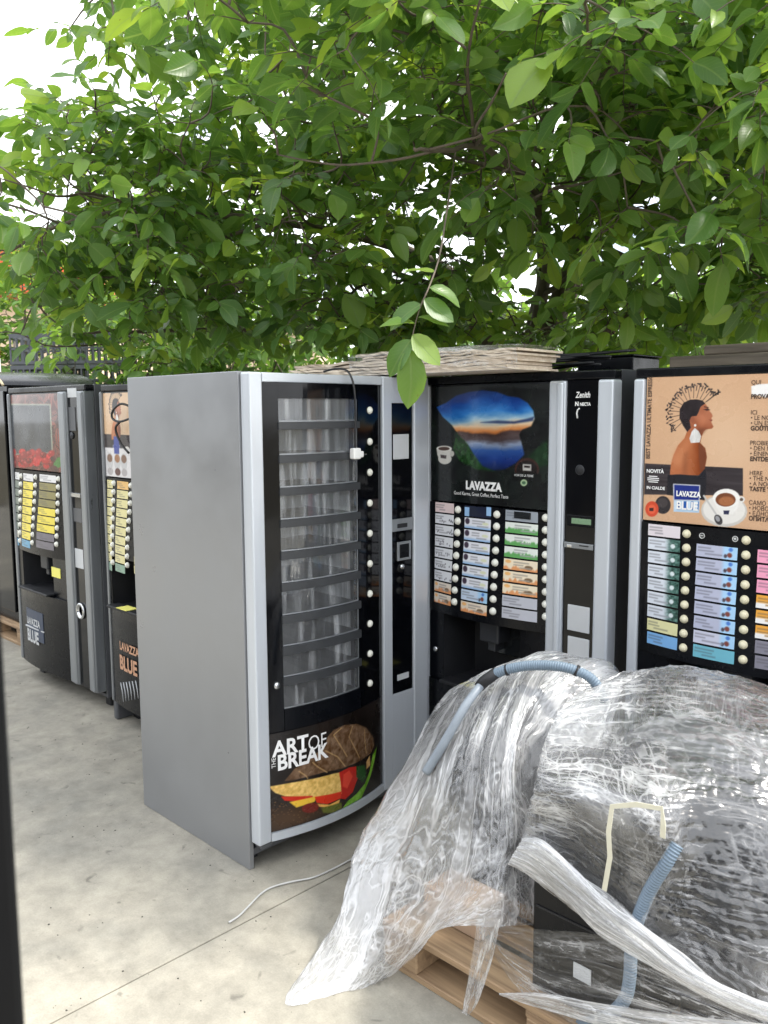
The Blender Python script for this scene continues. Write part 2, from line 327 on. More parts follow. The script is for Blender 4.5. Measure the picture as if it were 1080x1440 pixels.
def concrete_mat():
    m, t, p = nodes('concrete'); l = t.links.new
    g = t.nodes.new('ShaderNodeNewGeometry')
    def noise(s, det, rough=.6, dist=0.0):
        n = t.nodes.new('ShaderNodeTexNoise'); n.inputs['Scale'].default_value = s; n.inputs['Detail'].default_value = det; n.inputs['Roughness'].default_value = rough; n.inputs['Distortion'].default_value = dist
        l(g.outputs['Position'], n.inputs['Vector']); return n.outputs['Fac']
    r = t.nodes.new('ShaderNodeValToRGB'); e = r.color_ramp.elements
    e[0].position = .30; e[0].color = (*lin((150, 148, 139)), 1); e[1].position = .72; e[1].color = (*lin((196, 190, 174)), 1)
    k = e.new(.5); k.color = (*lin((176, 171, 158)), 1); l(noise(1.5, 7, .62, .4), r.inputs['Fac'])
    r2 = t.nodes.new('ShaderNodeMapRange'); r2.inputs['From Min'].default_value = .32; r2.inputs['From Max'].default_value = .68; r2.inputs['To Min'].default_value = .58; r2.inputs['To Max'].default_value = .88; l(noise(9, 8, .7, .2), r2.inputs['Value'])
    r3 = t.nodes.new('ShaderNodeMapRange'); r3.inputs['From Min'].default_value = .25; r3.inputs['From Max'].default_value = .75; r3.inputs['To Min'].default_value = .86; r3.inputs['To Max'].default_value = 1.1; l(noise(160, 4, .7), r3.inputs['Value'])
    r4 = t.nodes.new('ShaderNodeMapRange'); r4.inputs['From Min'].default_value = .66; r4.inputs['From Max'].default_value = .74; r4.inputs['To Min'].default_value = 1; r4.inputs['To Max'].default_value = .62; l(noise(14, 3, .5, .6), r4.inputs['Value'])   # small dark spots
    def mul(a, b):
        n = t.nodes.new('ShaderNodeMath'); n.operation = 'MULTIPLY'; l(a, n.inputs[0]); l(b, n.inputs[1]); return n.outputs[0]
    v = t.nodes.new('ShaderNodeVectorMath'); v.operation = 'SCALE'; l(r.outputs['Color'], v.inputs[0]); l(mul(mul(r2.outputs[0], r3.outputs[0]), r4.outputs[0]), v.inputs['Scale']); l(v.outputs[0], p.inputs['Base Color'])
    p.inputs['Roughness'].default_value = .68; p.inputs['Specular IOR Level'].default_value = .4
    b = t.nodes.new('ShaderNodeBump'); b.inputs['Strength'].default_value = .25; b.inputs['Distance'].default_value = .003; l(noise(90, 6, .7), b.inputs['Height']); l(b.outputs['Normal'], p.inputs['Normal'])
    return m
M['concrete'] = concrete_mat()
M['joint'] = mat('joint_dirt', (66, 64, 58), .95, 0, .3, 20)
M['earth'] = mat('earth', (104, 98, 80), .95, 0, .3, 2, .4, 30)

# ------------------------------------------------------------------ painted prints
class Canvas:
    def __init__(s, u0, u1, z0, z1, nu, nz_, col):
        s.u0, s.u1, s.z0, s.z1, s.nu, s.nz = u0, u1, z0, z1, nu, nz_
        s.us = np.linspace(u0, u1, nu); s.zs = np.linspace(z0, z1, nz_); s.U, s.Z = np.meshgrid(s.us, s.zs)
        s.c = np.zeros((nz_, nu, 3))+np.asarray(col, float); s.px = max((u1-u0)/nu, (z1-z0)/nz_)
    def blend(s, a, col): s.c = s.c*(1-a[..., None])+a[..., None]*np.asarray(col, float)
    def poly(s, pts, col, soft=1.0, alpha=1.0):
        P = np.asarray(pts, float); m_ = s.px*(soft+1)
        i0, i1 = np.searchsorted(s.us, [P[:, 0].min()-m_, P[:, 0].max()+m_]); j0, j1 = np.searchsorted(s.zs, [P[:, 1].min()-m_, P[:, 1].max()+m_])
        if i1 <= i0 or j1 <= j0: return
        U = s.U[j0:j1, i0:i1]; Z = s.Z[j0:j1, i0:i1]; ins = np.zeros(U.shape, bool); d = np.full(U.shape, 1e9); n = len(P)
        for k in range(n):
            x0, y0 = P[k]; x1, y1 = P[(k+1) % n]
            if y0 != y1: ins ^= ((y0 > Z) != (y1 > Z)) & (U < (x1-x0)*(Z-y0)/(y1-y0)+x0)
            dx, dy = x1-x0, y1-y0; t = np.clip(((U-x0)*dx+(Z-y0)*dy)/(dx*dx+dy*dy+1e-12), 0, 1)
            d = np.minimum(d, np.hypot(U-x0-t*dx, Z-y0-t*dy))
        a = np.clip(.5+np.where(ins, d, -d)/(s.px*soft), 0, 1)*alpha
        c = np.asarray(col(U, Z) if callable(col) else col, float); s.c[j0:j1, i0:i1] = s.c[j0:j1, i0:i1]*(1-a[..., None])+a[..., None]*c
    def ell(s, c, rx, rz, col, rot=0, mp=None, soft=1.0, alpha=1.0, n=22):
        pts = []
        for k in range(n):
            t = 2*math.pi*k/n; x, y = rx*math.cos(t), rz*math.sin(t); q = (c[0]+x*math.cos(rot)-y*math.sin(rot), c[1]+x*math.sin(rot)+y*math.cos(rot)); pts.append(mp(*q) if mp else q)
        s.poly(pts, col, soft, alpha)
    def line(s, p, q, wd, col, alpha=1.0):
        p = np.array(p); q = np.array(q); d = q-p; n = np.array([-d[1], d[0]])/(np.hypot(*d)+1e-9)*wd/2
        s.poly([p+n, q+n, q-n, p-n], col, 1.0, alpha)
    def sheet(s, name, fn, parent, mat_=None, off=.0016):
        Y = fn(s.U, s.Z)-off+0*s.U
        n = s.nu*s.nz; v = np.stack([s.U, Y, s.Z], -1).reshape(-1, 3)
        me = bpy.data.meshes.new(name); me.from_pydata(v.tolist(), [], grid_faces(s.nu, s.nz)); me.materials.append(mat_ or M['print'])
        at = me.attributes.new('print', 'FLOAT_COLOR', 'POINT'); rgba = np.ones((n, 4), np.float32); rgba[:, :3] = lin(np.clip(s.c, 0, 255)).reshape(-1, 3); at.data.foreach_set('color', rgba.ravel())
        me.polygons.foreach_set('use_smooth', [True]*len(me.polygons))
        return link(name, me, parent)

TEXTS = []
def text(s, u, z, size, mat_, parent, fn=ZERO, off=.003, bold=0.0, rot=0.0, align='LEFT', sx=1.0, name='lettering', shear=0.0):
    TEXTS.append((s, u, z, size, mat_, parent, fn, off, bold, rot, align, sx, name, shear))
def set_texts():
    tmp = []
    for t in TEXTS:
        cu = bpy.data.curves.new('lettering', 'FONT'); cu.body = t[0]; cu.size = t[3]; cu.align_x = t[10]; cu.offset = t[8]; cu.resolution_u = 3; cu.shear = t[13]
        o = bpy.data.objects.new('tmp', cu); COL.objects.link(o); tmp.append(o)
    bpy.context.view_layer.update(); dg = bpy.context.evaluated_depsgraph_get()
    for o, t in zip(tmp, TEXTS):
        _, u, z, size, mat_, parent, fn, off, bold, rot, align, sx, name, shear = t
        me = bpy.data.meshes.new_from_object(o.evaluated_get(dg)); me.name = 'lettering'; me.materials.clear(); me.materials.append(mat_)
        c, sn = math.cos(rot), math.sin(rot); n = len(me.vertices); co = np.zeros(n*3); me.vertices.foreach_get('co', co); co = co.reshape(-1, 3)
        uu, zz = u+co[:, 0]*sx*c-co[:, 1]*sn, z+co[:, 0]*sx*sn+co[:, 1]*c
        me.vertices.foreach_set('co', np.stack([uu, fn(uu, zz)-off, zz], -1).ravel()); me.update(); link(name, me, parent)
    for o in tmp: cu = o.data; bpy.data.objects.remove(o); bpy.data.curves.remove(cu)

def nfbm(x, y, o, seed): return fbm(x, y, o, seed)/(1-.5**o)
def vor(x, y, seed):
    """nearest and second nearest cell distance"""
    xi, yi = np.floor(x).astype(np.int64), np.floor(y).astype(np.int64); f1 = np.full(x.shape, 9.0); f2 = f1.copy()
    for a in (-1, 0, 1):
        for b in (-1, 0, 1):
            n = ((xi+a)*374761393+(yi+b)*668265263+seed*97463) & 0x7fffffff; n = ((n ^ (n >> 13))*1274126177) & 0x7fffffff; n ^= n >> 16
            d = np.hypot(xi+a+(n & 255)/255.0-x, yi+b+((n >> 8) & 255)/255.0-y); f2 = np.minimum(f2, np.maximum(f1, d)); f1 = np.minimum(f1, d)
    return f1, f2
FILM = dict(left=(.10, 20, 2.2, .38, .64, .52, .72), right=(.05, 3.2, 44, .42, .68, .36, .9), band=(.16, 1.2, 7, .3, .6, .45, .85), thin=(.008, 1.2, 12, .5, .72, .14, .7))
def loft(name, curves, nt, nv, kind, parent, seed=1, amp=1.0, cell=24):
    """film through control curves: pleats, crumple facets and creases are modelled in the mesh; their milkiness is stored per vertex"""
    base, su, sv, lo, hi, milky, ra = FILM[kind]
    G = catmull(np.array([catmull(c, nv) for c in curves]), nt)               # nt, nv, 3
    Tt = np.gradient(G, axis=0); Tv = np.gradient(G, axis=1); N = np.cross(Tt, Tv); N /= np.linalg.norm(N, axis=2, keepdims=True)+1e-9
    t, v = np.meshgrid(np.linspace(0, 1, nt), np.linspace(0, 1, nv), indexing='ij')
    w1, w2 = nfbm(t*7, v*7, 4, seed+40)-.5, nfbm(t*7, v*7, 4, seed+50)-.5
    wa = {'left': .08, 'right': .028}.get(kind, .05); tx, vx = t+w1*wa, v+w2*wa
    s1 = nfbm(tx*su, vx*sv, 4, seed); s2 = nfbm(tx*su*2.6, vx*sv*1.8, 4, seed+3); s3 = nfbm(t*max(su*.4, 5)+w1*3, v*max(sv*.4, 5)+w2*3, 5, seed+7)
    pm = np.clip((nfbm(t*4.5, v*5.5, 5, seed+11)-lo)/(hi-lo), 0, 1); pm2 = np.clip((nfbm(t*9, v*8, 4, seed+13)-.4)/.22, 0, 1)
    a1, a2 = vor(tx*cell, vx*cell, seed); b1, b2 = vor(tx*cell*2.3, vx*cell*2.3, seed+1)
    rg_ = lambda x, w: np.clip(1-np.abs(x-.5)/w, 0, 1)
    crk = np.maximum(np.clip(1-(a2-a1)/.10, 0, 1), .7*np.clip(1-(b2-b1)/.16, 0, 1))*pm2*.8
    rd = np.maximum(np.maximum(rg_(s1, .035), .8*pm2*rg_(s2, .05)), np.maximum(.9*rg_(s3, .03), crk))*(.3+.7*pm)
    fac = np.minimum(rd*ra+pm*np.clip(.35+.65*(s1-.35)/.25, .35, 1)*milky+base, .96)
    big = nfbm(t*6, v*5, 3, seed+21)-.5
    D = amp*(.010*(s1-.5)*(.7 if kind == 'right' else 1.4)+.010*(s3-.5)*(.6 if kind == 'right' else 1.6)+.005*(s2-.5)+.007*(a1-.4)*pm2+.003*(b1-.4)+.022*big)
    G = G+N*D[..., None]
    me = bpy.data.meshes.new(name); n = nt*nv; me.vertices.add(n); me.vertices.foreach_set('co', G.astype(np.float32).ravel())
    ii = (np.arange(nt-1)[:, None]*nv+np.arange(nv-1)[None]).ravel(); q_ = np.stack([ii, ii+1, ii+1+nv, ii+nv], -1).astype(np.int32); k = len(q_)
    me.loops.add(k*4); me.loops.foreach_set('vertex_index', q_.ravel()); me.polygons.add(k); me.polygons.foreach_set('loop_start', np.arange(k, dtype=np.int32)*4); me.polygons.foreach_set('loop_total', np.full(k, 4, np.int32))
    me.update(calc_edges=True); me.polygons.foreach_set('use_smooth', np.ones(k, bool))
    at = me.attributes.new('milk', 'FLOAT', 'POINT'); at.data.foreach_set('value', fac.astype(np.float32).ravel()); me.materials.append(M['film_thin' if kind == 'thin' else 'film'])
    return link(name, me, parent)

# ------------------------------------------------------------------ the machines' frames of reference
class Mach:
    def __init__(s, name, ox, oy, rot, W, D, H, label, cat='vending machine', group=None):
        s.ox, s.oy, s.rot, s.W, s.D, s.H = ox, oy, rot, W, D, H
        s.root = tag(empty(name, (ox, oy, 0), math.pi/2 if rot else 0), label, cat, group)
    def uz(s, px, py, off=0.0):
        if s.rot: p = onX(px, py, s.ox+off); return p[1]-s.oy, p[2]
        p = onY(px, py, s.oy-off); return p[0]-s.ox, p[2]
    def zoom(s, ox, oy, sc, off=0.0): return lambda x, y: s.uz(ox+x/sc, oy+y/sc, off)

def sm(x, a, b):
    t = np.clip((x-a)/(b-a), 0, 1); return t*t*(3-2*t)

def label_canvas(u0, u1, z0, z1, base, style, seed):
    """one selection label: paper colour with lines of tiny print"""
    r = np.random.default_rng(seed); nu, nz_ = 44, 16
    c = Canvas(u0, u1, z0, z1, nu, nz_, base); W, H = u1-u0, z1-z0
    tcol = (110, 108, 118) if sum(base) > 330 else (60, 60, 60)
    def dash(x0, x1, y, h, col):
        c.poly([(u0+W*x0, z0+H*(y-h)), (u0+W*x1, z0+H*(y-h)), (u0+W*x1, z0+H*(y+h)), (u0+W*x0, z0+H*(y+h))], col, 1.2)
    if style == 'cup':                                # pale label, dark green photo at the right
        fade = sm(c.U, u0+W*.5, u0+W*.78); n = fbm((c.U-u0)*140, (c.Z-z0)*220, 3, seed)
        c.c = c.c*(1-fade[..., None])+fade[..., None]*(np.array((58, 96, 88))+(n-.45)[..., None]*190); c.ell((u0+W*.78, z0+H*.45), W*.07, H*.2, (215, 225, 228))
    if style == 'blue':
        fade = sm(c.U, u0+W*.6, u0+W*.72); c.c = c.c*(1-fade[..., None])+fade[..., None]*np.array((165, 205, 238))
        c.ell((u0+W*.82, z0+H*.35), W*.06, H*.2, (120, 60, 50)); c.ell((u0+W*.72, z0+H*.25), W*.04, H*.16, (70, 60, 70)); c.ell((u0+W*.84, z0+H*.8), W*.05, H*.16, (70, 120, 200))
    if style == 'green':
        e = sm(c.Z+fbm((c.U-u0)*120, c.Z*0, 3, seed)*H*.55, z0+H*.75, z0+H*.55); c.c = c.c*(1-e[..., None])+e[..., None]*np.array((96, 164, 92))
    if style == 'orange':
        e = sm(c.Z+fbm((c.U-u0)*90, c.Z*0, 3, seed)*H*.7-(c.U-u0)/W*H*.1, z0+H*.65, z0+H*.4); c.c = c.c*(1-e[..., None])+e[..., None]*np.array((222, 150, 96))
        c.ell((u0+W*.75, z0+H*.35), W*.12, H*.2, (120, 96, 70)); c.ell((u0+W*.13, z0+H*.75), W*.09, H*.16, (236, 180, 110))
    if style == 'seal':
        e = sm(c.Z, z0+H*.35, z0); c.c = c.c*(1-e[..., None])+e[..., None]*np.array((150, 186, 226)); c.ell((u0+W*.11, z0+H*.66), W*.09, H*.30, (62, 48, 66)); c.ell((u0+W*.8, z0+H*.55), W*.12, H*.14, (216, 220, 190))
    if style == 'beans':
        for k in range(9): c.ell((u0+W*r.uniform(.04, .96), z0+H*r.uniform(.15, .6)), W*.022, H*.09, (66, 66, 78))
    if style == 'stripe':                              # orange above white
        e = sm(c.Z, z0+H*.42, z0+H*.38); c.c = c.c*(1-e[..., None])+e[..., None]*np.array((232, 230, 228))
    x0 = .3 if style in ('seal', 'orange', 'green') else .04
    for k, y in enumerate((.74, .5, .26)):
        ln = r.uniform(.25, .5); xs = x0+(.18 if k == 2 else 0)
        dash(xs, xs+ln, y, .055, np.asarray(base)*.55+np.asarray(tcol)*.3)
    return c

def shell(R, W, D, H, zb, matname, y0=.055, t=.02):
    bm = bmesh.new()
    bm_box(bm, .003, t, y0, D, zb, H, .004, 2); bm_box(bm, W-t, W-.003, y0, D, zb, H, .004, 2)
    bm_box(bm, t+.0005, W-t-.0005, D-t, D-.002, zb+.002, H-.002); bm_box(bm, t+.0005, W-t-.0005, y0+.002, D-t-.001, H-t, H-.003); bm_box(bm, t+.0005, W-t-.0005, y0+.002, D-t-.001, zb+.003, zb+t)
    return bm_obj('cabinet', bm, M[matname], R)

def coffee_body(m, z_bot, strips, centre, pay, z_post, z_lab, z_nic, bulge, trim=.05, trimmat='silver', nic=None, sidemat='charcoal', feet=True):
    """cabinet, frame strips, poster panel, bulged selection panel, dispensing niche, lower door"""
    R = m.root; W, D, H = m.W, m.D, m.H; c0, c1 = centre; p0, p1 = pay
    shell(R, W, D, H, z_bot*.6, sidemat)
    box('top_rail', 0, W, .0, .053, H-.035, H-.002, M['black_satin'], R, .006, 2)
    for (a, b) in strips:
        bm = bmesh.new(); bm_box(bm, a, b, -.012, .054, z_bot, H-.037, .008, 3)
        if b-a > .07: bm_box(bm, a+(b-a)*.55, b-.004, -.022, -.002, z_bot+.004, H-.041, .009, 3)
        bm_obj('frame_strip', bm, M[trimmat], R)
    box('poster_panel', c0+.001, c1-.001, .004, .054, z_post, H-.036, M['black_gloss'], R, .003)
    uc, hw = (c0+c1)/2, (c1-c0)/2
    fn = lambda u, z: -bulge*(1-np.clip((u-uc)/hw, -1, 1)**2)*(.25+.75*sm(z, z_post, z_lab))
    panel('selection_panel', c0+.002, c1-.002, z_lab, z_post-.003, fn, .052+.0*1, M['black_satin'], R, 28, 12)
    panel('payment_panel', p0+.002, p1-.002, z_bot+.004, H-.037, ZERO, .05, M['black_gloss'], R, 2, 2)
    # niche
    n0, n1 = nic if nic else (c0+hw*.12, c0+hw*1.25)
    fl = lambda u, z: -bulge*1.1*(1-np.clip((u-uc)/hw, -1, 1)**2)*sm(z, z_nic+.25, z_nic-.05)*.9-.004
    zt = z_lab-.002
    panel('niche_jamb', c0+.002, n0, z_nic, zt, ZERO, .05, M['black_satin'], R, 3, 2)
    panel('niche_jamb', n1, c1-.002, z_nic, zt, ZERO, .05, M['black_satin'], R, 3, 2)
    bm = bmesh.new()
    d = .19
    vv = [bm.verts.new(q) for q in ((n0, .002, z_nic), (n1, .002, z_nic), (n1, .002, zt), (n0, .002, zt), (n0+.02, d, z_nic+.01), (n1-.02, d, z_nic+.01), (n1-.02, d, zt-.02), (n0+.02, d, zt-.02))]
    for q in ((0, 4, 5, 1), (1, 5, 6, 2), (2, 6, 7, 3), (3, 7, 4, 0), (4, 7, 6, 5)): bm.faces.new([vv[i] for i in q])
    bm_obj('dispensing_niche', bm, M['black_matte'], R)
    bm = bmesh.new(); um = n0+(n1-n0)*.55; bm_box(bm, um-.05, um+.05, .03, .16, zt-.1, zt-.004, .008, 2); bm_box(bm, um-.02, um+.02, .05, .12, zt-.14, zt-.099, .006, 2)
    bm_obj('spout', bm, M['charcoal'], R)
    panel('lower_door', c0+.002, c1-.002, z_bot, z_nic-.002, fl, .05, M['black_satin'], R, 28, 14)
    box('cup_tray', n0+.01, n1-.01, -.045, .03, z_nic-.001, z_nic+.014, M['black_matte'], R, .005, 2)
    if feet:
        for (x, y) in ((.07, .12), (W-.07, .12), (.07, D-.1), (W-.07, D-.1)): box('foot', x-.03, x+.03, y-.03, y+.03, -.002, z_bot*.62, M['black_matte'], R, .004)
    return fn, fl

def labels_and_buttons(m, fn, zoomf, cols, btn_mat='button', seed=0, br=.0125):
    """cols: list of (x0,x1, [y_top at x0, y_top at x1], pitch0, pitch1, count, styles, button_x, skip_button)"""
    R = m.root; bsrc = None; k = 0
    for (x0, x1, y0, y1, dy0, dy1, n, styles, bx, by0, bdy) in cols:
        for i in range(n):
            a = zoomf(x0, y0+dy0*i); b = zoomf(x1, y1+dy1*i); c = zoomf(x0, y0+dy0*(i+1)); d = zoomf(x1, y1+dy1*(i+1))
            zt = (a[1]+b[1])/2; zb = (c[1]+d[1])/2; u0 = (a[0]+c[0])/2; u1 = (b[0]+d[0])/2; g = (zt-zb)*.07
            st = styles[i]
            if st is None: continue
            cv = label_canvas(u0, u1, zb+g, zt-g, st[0], st[1], seed*100+k); k += 1
            cv.sheet('selection_label', fn, R, M['print_label'], .0022)
        if bx is None: continue
        for i in range(n):
            u, z = zoomf(bx, by0+bdy*i); y = float(fn(np.array(u), np.array(z)))
            if bsrc is None:
                bsrc = lathe('button', [(br*1.15, -.002), (br*1.15, .002), (br, .003), (br*.97, .008), (br*.75, .0115), (br*.35, .0135), (.0005, .014)], M[btn_mat], R, (u, y, z), 18)
            else: share(bsrc, (u, y, z), R)

A = np.array
# ------------------------------------------------------------------ the setting: ground and slabs
gr = mesh('ground', [(-150, -150, -.03), (150, -150, -.03), (150, 150, -.03), (-150, 150, -.03)], [(0, 1, 2, 3)], M['earth']); tag(gr, kind='structure')
yard = tag(mesh('concrete_yard', [(-16.2, -10.2, -.008), (8.2, -10.2, -.008), (8.2, 8.2, -.008), (-16.2, 8.2, -.008)], [(0, 1, 2, 3)], M['joint']), kind='structure')
XJ = [-15.75, -12.35, -8.95, -5.56, -2.205, 1.2, 4.6, 8.0]; YJ = [-9.9, -6.3, -2.7, 4.6, 8.1]
for i in range(len(XJ)-1):
    for j in range(len(YJ)-1):
        x0, x1, y0, y1 = XJ[i]+.003, XJ[i+1]-.003, YJ[j]+.003, YJ[j+1]-.003
        bm = bmesh.new(); bm_box(bm, x0, x1, y0, y1, -.02, 0, .0025)
        o = bm_obj('concrete_slab', bm, M['concrete'], yard)

gv, gf = [], []; rq = random.Random(2)
for k in range(900):
    x, y = rq.uniform(-6, -.6), rq.uniform(.5, 3.2); r = rq.choice((.0012, .0018, .0018, .0028, .004)); b = len(gv)
    gv += [(x+r*math.cos(i*1.57+rq.random()), y+r*math.sin(i*1.57+rq.random()), .0002) for i in range(4)]+[(x, y, r*.9)]; gf += [(b, b+1, b+4), (b+1, b+2, b+4), (b+2, b+3, b+4), (b+3, b, b+4)]
tag(mesh('grit', gv, gf, M['joint'], None), 'scattered dark grit lying on the concrete', 'grit', None, 'stuff')

# ------------------------------------------------------------------ snack machine, standing square to the row
S = Mach('snack_vending_machine', -2.455, 1.7635, True, .93, .764, 1.83, 'tall grey snack vending machine with curved drum windows and sandwich picture below')
R = S.root
DY = -.055                                                    # door front plane (local)
def su(px, py): return S.uz(px, py, -DY)
uL = su(369, 545)[0]; uR = su(538, 545)[0]; uP0 = su(551.5, 600)[0]; uP1 = su(582.5, 600)[0]
box('side_panel', -.004, .018, .0, S.D, .0, S.H, M['grey_paint'], R, .003, 2)
box('side_panel', S.W-.02, S.W+.001, .0, S.D, .0, S.H, M['grey_paint'], R, .003, 2)
bm = bmesh.new(); bm_box(bm, .019, S.W-.021, S.D-.03, S.D-.003, .05, S.H-.003); bm_box(bm, .019, S.W-.021, .004, S.D-.031, .05, .075)
bm_obj('back_panel', bm, M['dark_grey'], R)
box('top_panel', .019, S.W-.021, .001, S.D-.031, S.H-.025, S.H-.001, M['grey_paint'], R, .002)
zdb = su(365, 1192)[1]; ztop = S.H-.004; zwt = su(369, 537)[1]
uc, hw = (uL+uR)/2, (uR-uL)/2; BUL = .05
fs = lambda u, z: DY+.012-BUL*(1-np.clip((u-uc)/hw, -1, 1)**2)
bm = bmesh.new(); bm_box(bm, .004, uL, DY, -.002, zdb, ztop, .007, 3); bm_obj('door_stile', bm, M['silver'], R)
bm = bmesh.new(); bm_box(bm, uR, uP0, DY, -.002, zdb, ztop, .005, 2); bm_obj('door_stile', bm, M['silver'], R)
bm = bmesh.new(); bm_box(bm, uP1, S.W-.003, DY, -.002, zdb, ztop, .007, 3); bm_obj('door_stile', bm, M['silver'], R)
box('door_rail', uL+.0005, uR-.0005, DY, -.002, zwt, ztop-.001, M['silver'], R, .003, 2)
panel('door_rail', uL+.0005, uR-.0005, zdb, zdb+.03, lambda u, z: fs(u, z)-.010, .06, M['silver'], R, 30, 2)
# windows: ten compartments
zrows = [su(392, y)[1] for y in (560, 594, 604, 640.5, 651, 686.5, 697, 731.5, 742, 776.5, 787.5, 821, 832, 866.5, 877.5, 910.5, 922, 954, 965, 999)]
uw0 = su(392, 700)[0]; uw1 = su(497, 700)[0]
zsill = su(385, 1031)[1]
panel('window_surround', uL+.001, uw0, zsill, zwt-.001, fs, .03, M['black_gloss'], R, 6, 2)
panel('window_surround', uw1, uR-.001, zsill, zwt-.001, fs, .03, M['black_gloss'], R, 12, 2)
panel('window_surround', uw0+.0005, uw1-.0005, zrows[0], zwt-.001, fs, .03, M['black_gloss'], R, 20, 2)
panel('window_sill', uw0+.0005, uw1-.0005, zsill, zrows[-1], lambda u, z: fs(u, z)-.004, .04, M['black_satin'], R, 20, 2)
for i in range(9):
    panel('shelf_bar', uw0-.004, uw1+.004, zrows[2*i+2], zrows[2*i+1], lambda u, z: fs(u, z)-.008, .035, M['shelf_bar'], R, 20, 2)
cx_, cy_ = (uw0+uw1)/2, .30
for i in range(10):
    zt_, zb_ = zrows[2*i], zrows[2*i+1]
    p = panel('window_pane', uw0+.001, uw1-.001, zb_+.001, zt_-.001, lambda u, z: fs(u, z)+.004, .003, M['clear'], R, 20, 2)
    panel('pane_frame', uw1-.008, uw1-.003, zb_+.002, zt_-.002, lambda u, z: fs(u, z)+.002, .002, M['silver_dark'], p, 3, 2)
    panel('tray_lip', uw0+.002, uw1-.009, zb_+.0015, zb_+.0065, lambda u, z: fs(u, z)+.0005, .003, M['silver_dark'], p, 20, 2)
    # tray of the drum behind each pane
    bm = bmesh.new(); n = 24
    ring = [(uw0+.006+(uw1-uw0-.012)*k/n) for k in range(n+1)]
    a = [bm.verts.new((u, float(fs(np.array(u), 0))+.012, zb_+.001)) for u in ring]; b = [bm.verts.new((u, .21, zb_+.001)) for u in ring]
    for k in range(n): bm.faces.new((a[k], a[k+1], b[k+1], b[k]))
    bmesh.ops.solidify(bm, geom=bm.faces[:], thickness=.003)
    bm_obj('tray', bm, M['frosted'], R)
    bm = bmesh.new()
    for j, t in enumerate((.18+.05*(i % 3), .5+.06*((i*2) % 3-1), .82)):
        u = uw0+(uw1-uw0)*t; uf = u+(.5-t)*.02; ub = cx_+(u-cx_)*.35
        q = [bm.verts.new(x) for x in ((uf, float(fs(np.array(uf), 0))+.03, zb_-.004), (ub, .20, zb_+.004), (ub, .20, zt_-.002), (uf, float(fs(np.array(uf), 0))+.03, zt_-.002))]
        bm.faces.new(q)
    bmesh.ops.solidify(bm, geom=bm.faces[:], thickness=.003)
    bm_obj('divider', bm, M['clear'], R)
bm = bmesh.new(); bm_box(bm, uL, uR, .215, .23, zsill-.02, zwt); bm_box(bm, uw0-.03, uw0-.012, .0, .214, zsill-.02, zwt); bm_box(bm, uw1+.012, uw1+.03, .0, .214, zsill-.02, zwt)
bm_obj('drum_housing', bm, M['drum_grey'], R)
b0 = None
for y in (577, 621, 664, 707, 749.5, 792, 834, 876, 918, 959.5):
    u, z = su(516, y); yy = float(fs(np.array(u), 0))
    if b0 is None: b0 = lathe('button', [(.0145, -.002), (.0145, .003), (.013, .006), (.009, .010), (.0005, .0115)], M['button'], R, (u, yy, z), 18)
    else: share(b0, (u, yy, z), R)
u, z = su(389, 964); lk = lathe('lock', [(.014, -.002), (.014, .006), (.010, .010), (.0005, .0105)], M['chrome'], R, (u, float(fs(np.array(u), 0)), z), 16)
# picture panel with the sandwich
zpb = zdb+.031
panel('picture_panel', uL+.001, uR-.001, zpb, zsill-.001, lambda u, z: fs(u, z)+.001, .03, M['black_satin'], R, 30, 2)
cv = Canvas(uL+.004, uR-.004, zpb+.003, zsill-.004, 190, 190, (26, 20, 17)); q = S.zoom(320, 840, 3.6, -DY+.02)
n_ = fbm(cv.U*14, cv.Z*14, 4, 3); cv.c += ((n_-.45)*26)[..., None]*np.array((1.1, .9, .8))
glow = np.exp(-(((cv.U-q(330, 1120)[0])/.16)**2+((cv.Z-q(330, 1120)[1])/.06)**2)); cv.blend(glow*.75, (92, 66, 46))
P = lambda L_: [q(*a) for a in L_]
bread = lambda U, Z: np.array((104, 78, 56))+((fbm(U*60, Z*60, 4, 5)-.45)*90)[..., None]
cv.poly(P([(490, 700), (520, 665), (575, 640), (640, 636), (700, 660), (740, 705), (752, 750), (730, 790), (650, 830), (560, 860), (470, 880), (400, 905), (330, 930), (300, 935), (340, 870), (420, 800), (480, 745)]), bread, 1.5)
for a, b, cc in (((560, 655), (520, 690), (590, 800)), ((620, 645), (600, 700), (660, 810)), ((690, 665), (690, 720), (700, 790)), ((480, 770), (540, 800), (580, 850)), ((420, 830), (440, 850), (490, 880)), ((360, 880), (390, 900), (400, 915))):
    cv.line(q(*a), q(*b), .004, (196, 160, 110), .8); cv.line(q(*b), q(*cc), .004, (196, 160, 110), .8)
for k in range(5): cv.line(q(500+k*50, 690-k*6), q(530+k*48, 835-k*14), .002, (60, 44, 32), .5)
cv.poly(P([(545, 880), (600, 855), (640, 850), (650, 905), (620, 980), (580, 1015), (550, 1010)]), (188, 34, 24), 1.2)
cv.poly(P([(570, 890), (600, 870), (620, 900), (590, 960), (565, 950)]), (222, 66, 46), 2)
cv.poly(P([(640, 850), (690, 845), (700, 905), (680, 935), (640, 905)]), (36, 78, 34), 1.5)
cv.poly(P([(700, 830), (722, 800), (724, 850), (700, 870)]), (206, 164, 104), 1.2)
cv.poly(P([(770, 760), (740, 800), (720, 880), (690, 940), (640, 990), (590, 1025), (545, 1090), (610, 1082), (660, 1030), (720, 920), (750, 840)]), lambda U, Z: np.array((112, 168, 44))+((fbm(U*50, Z*50, 3, 9)-.45)*110)[..., None], 1.2)
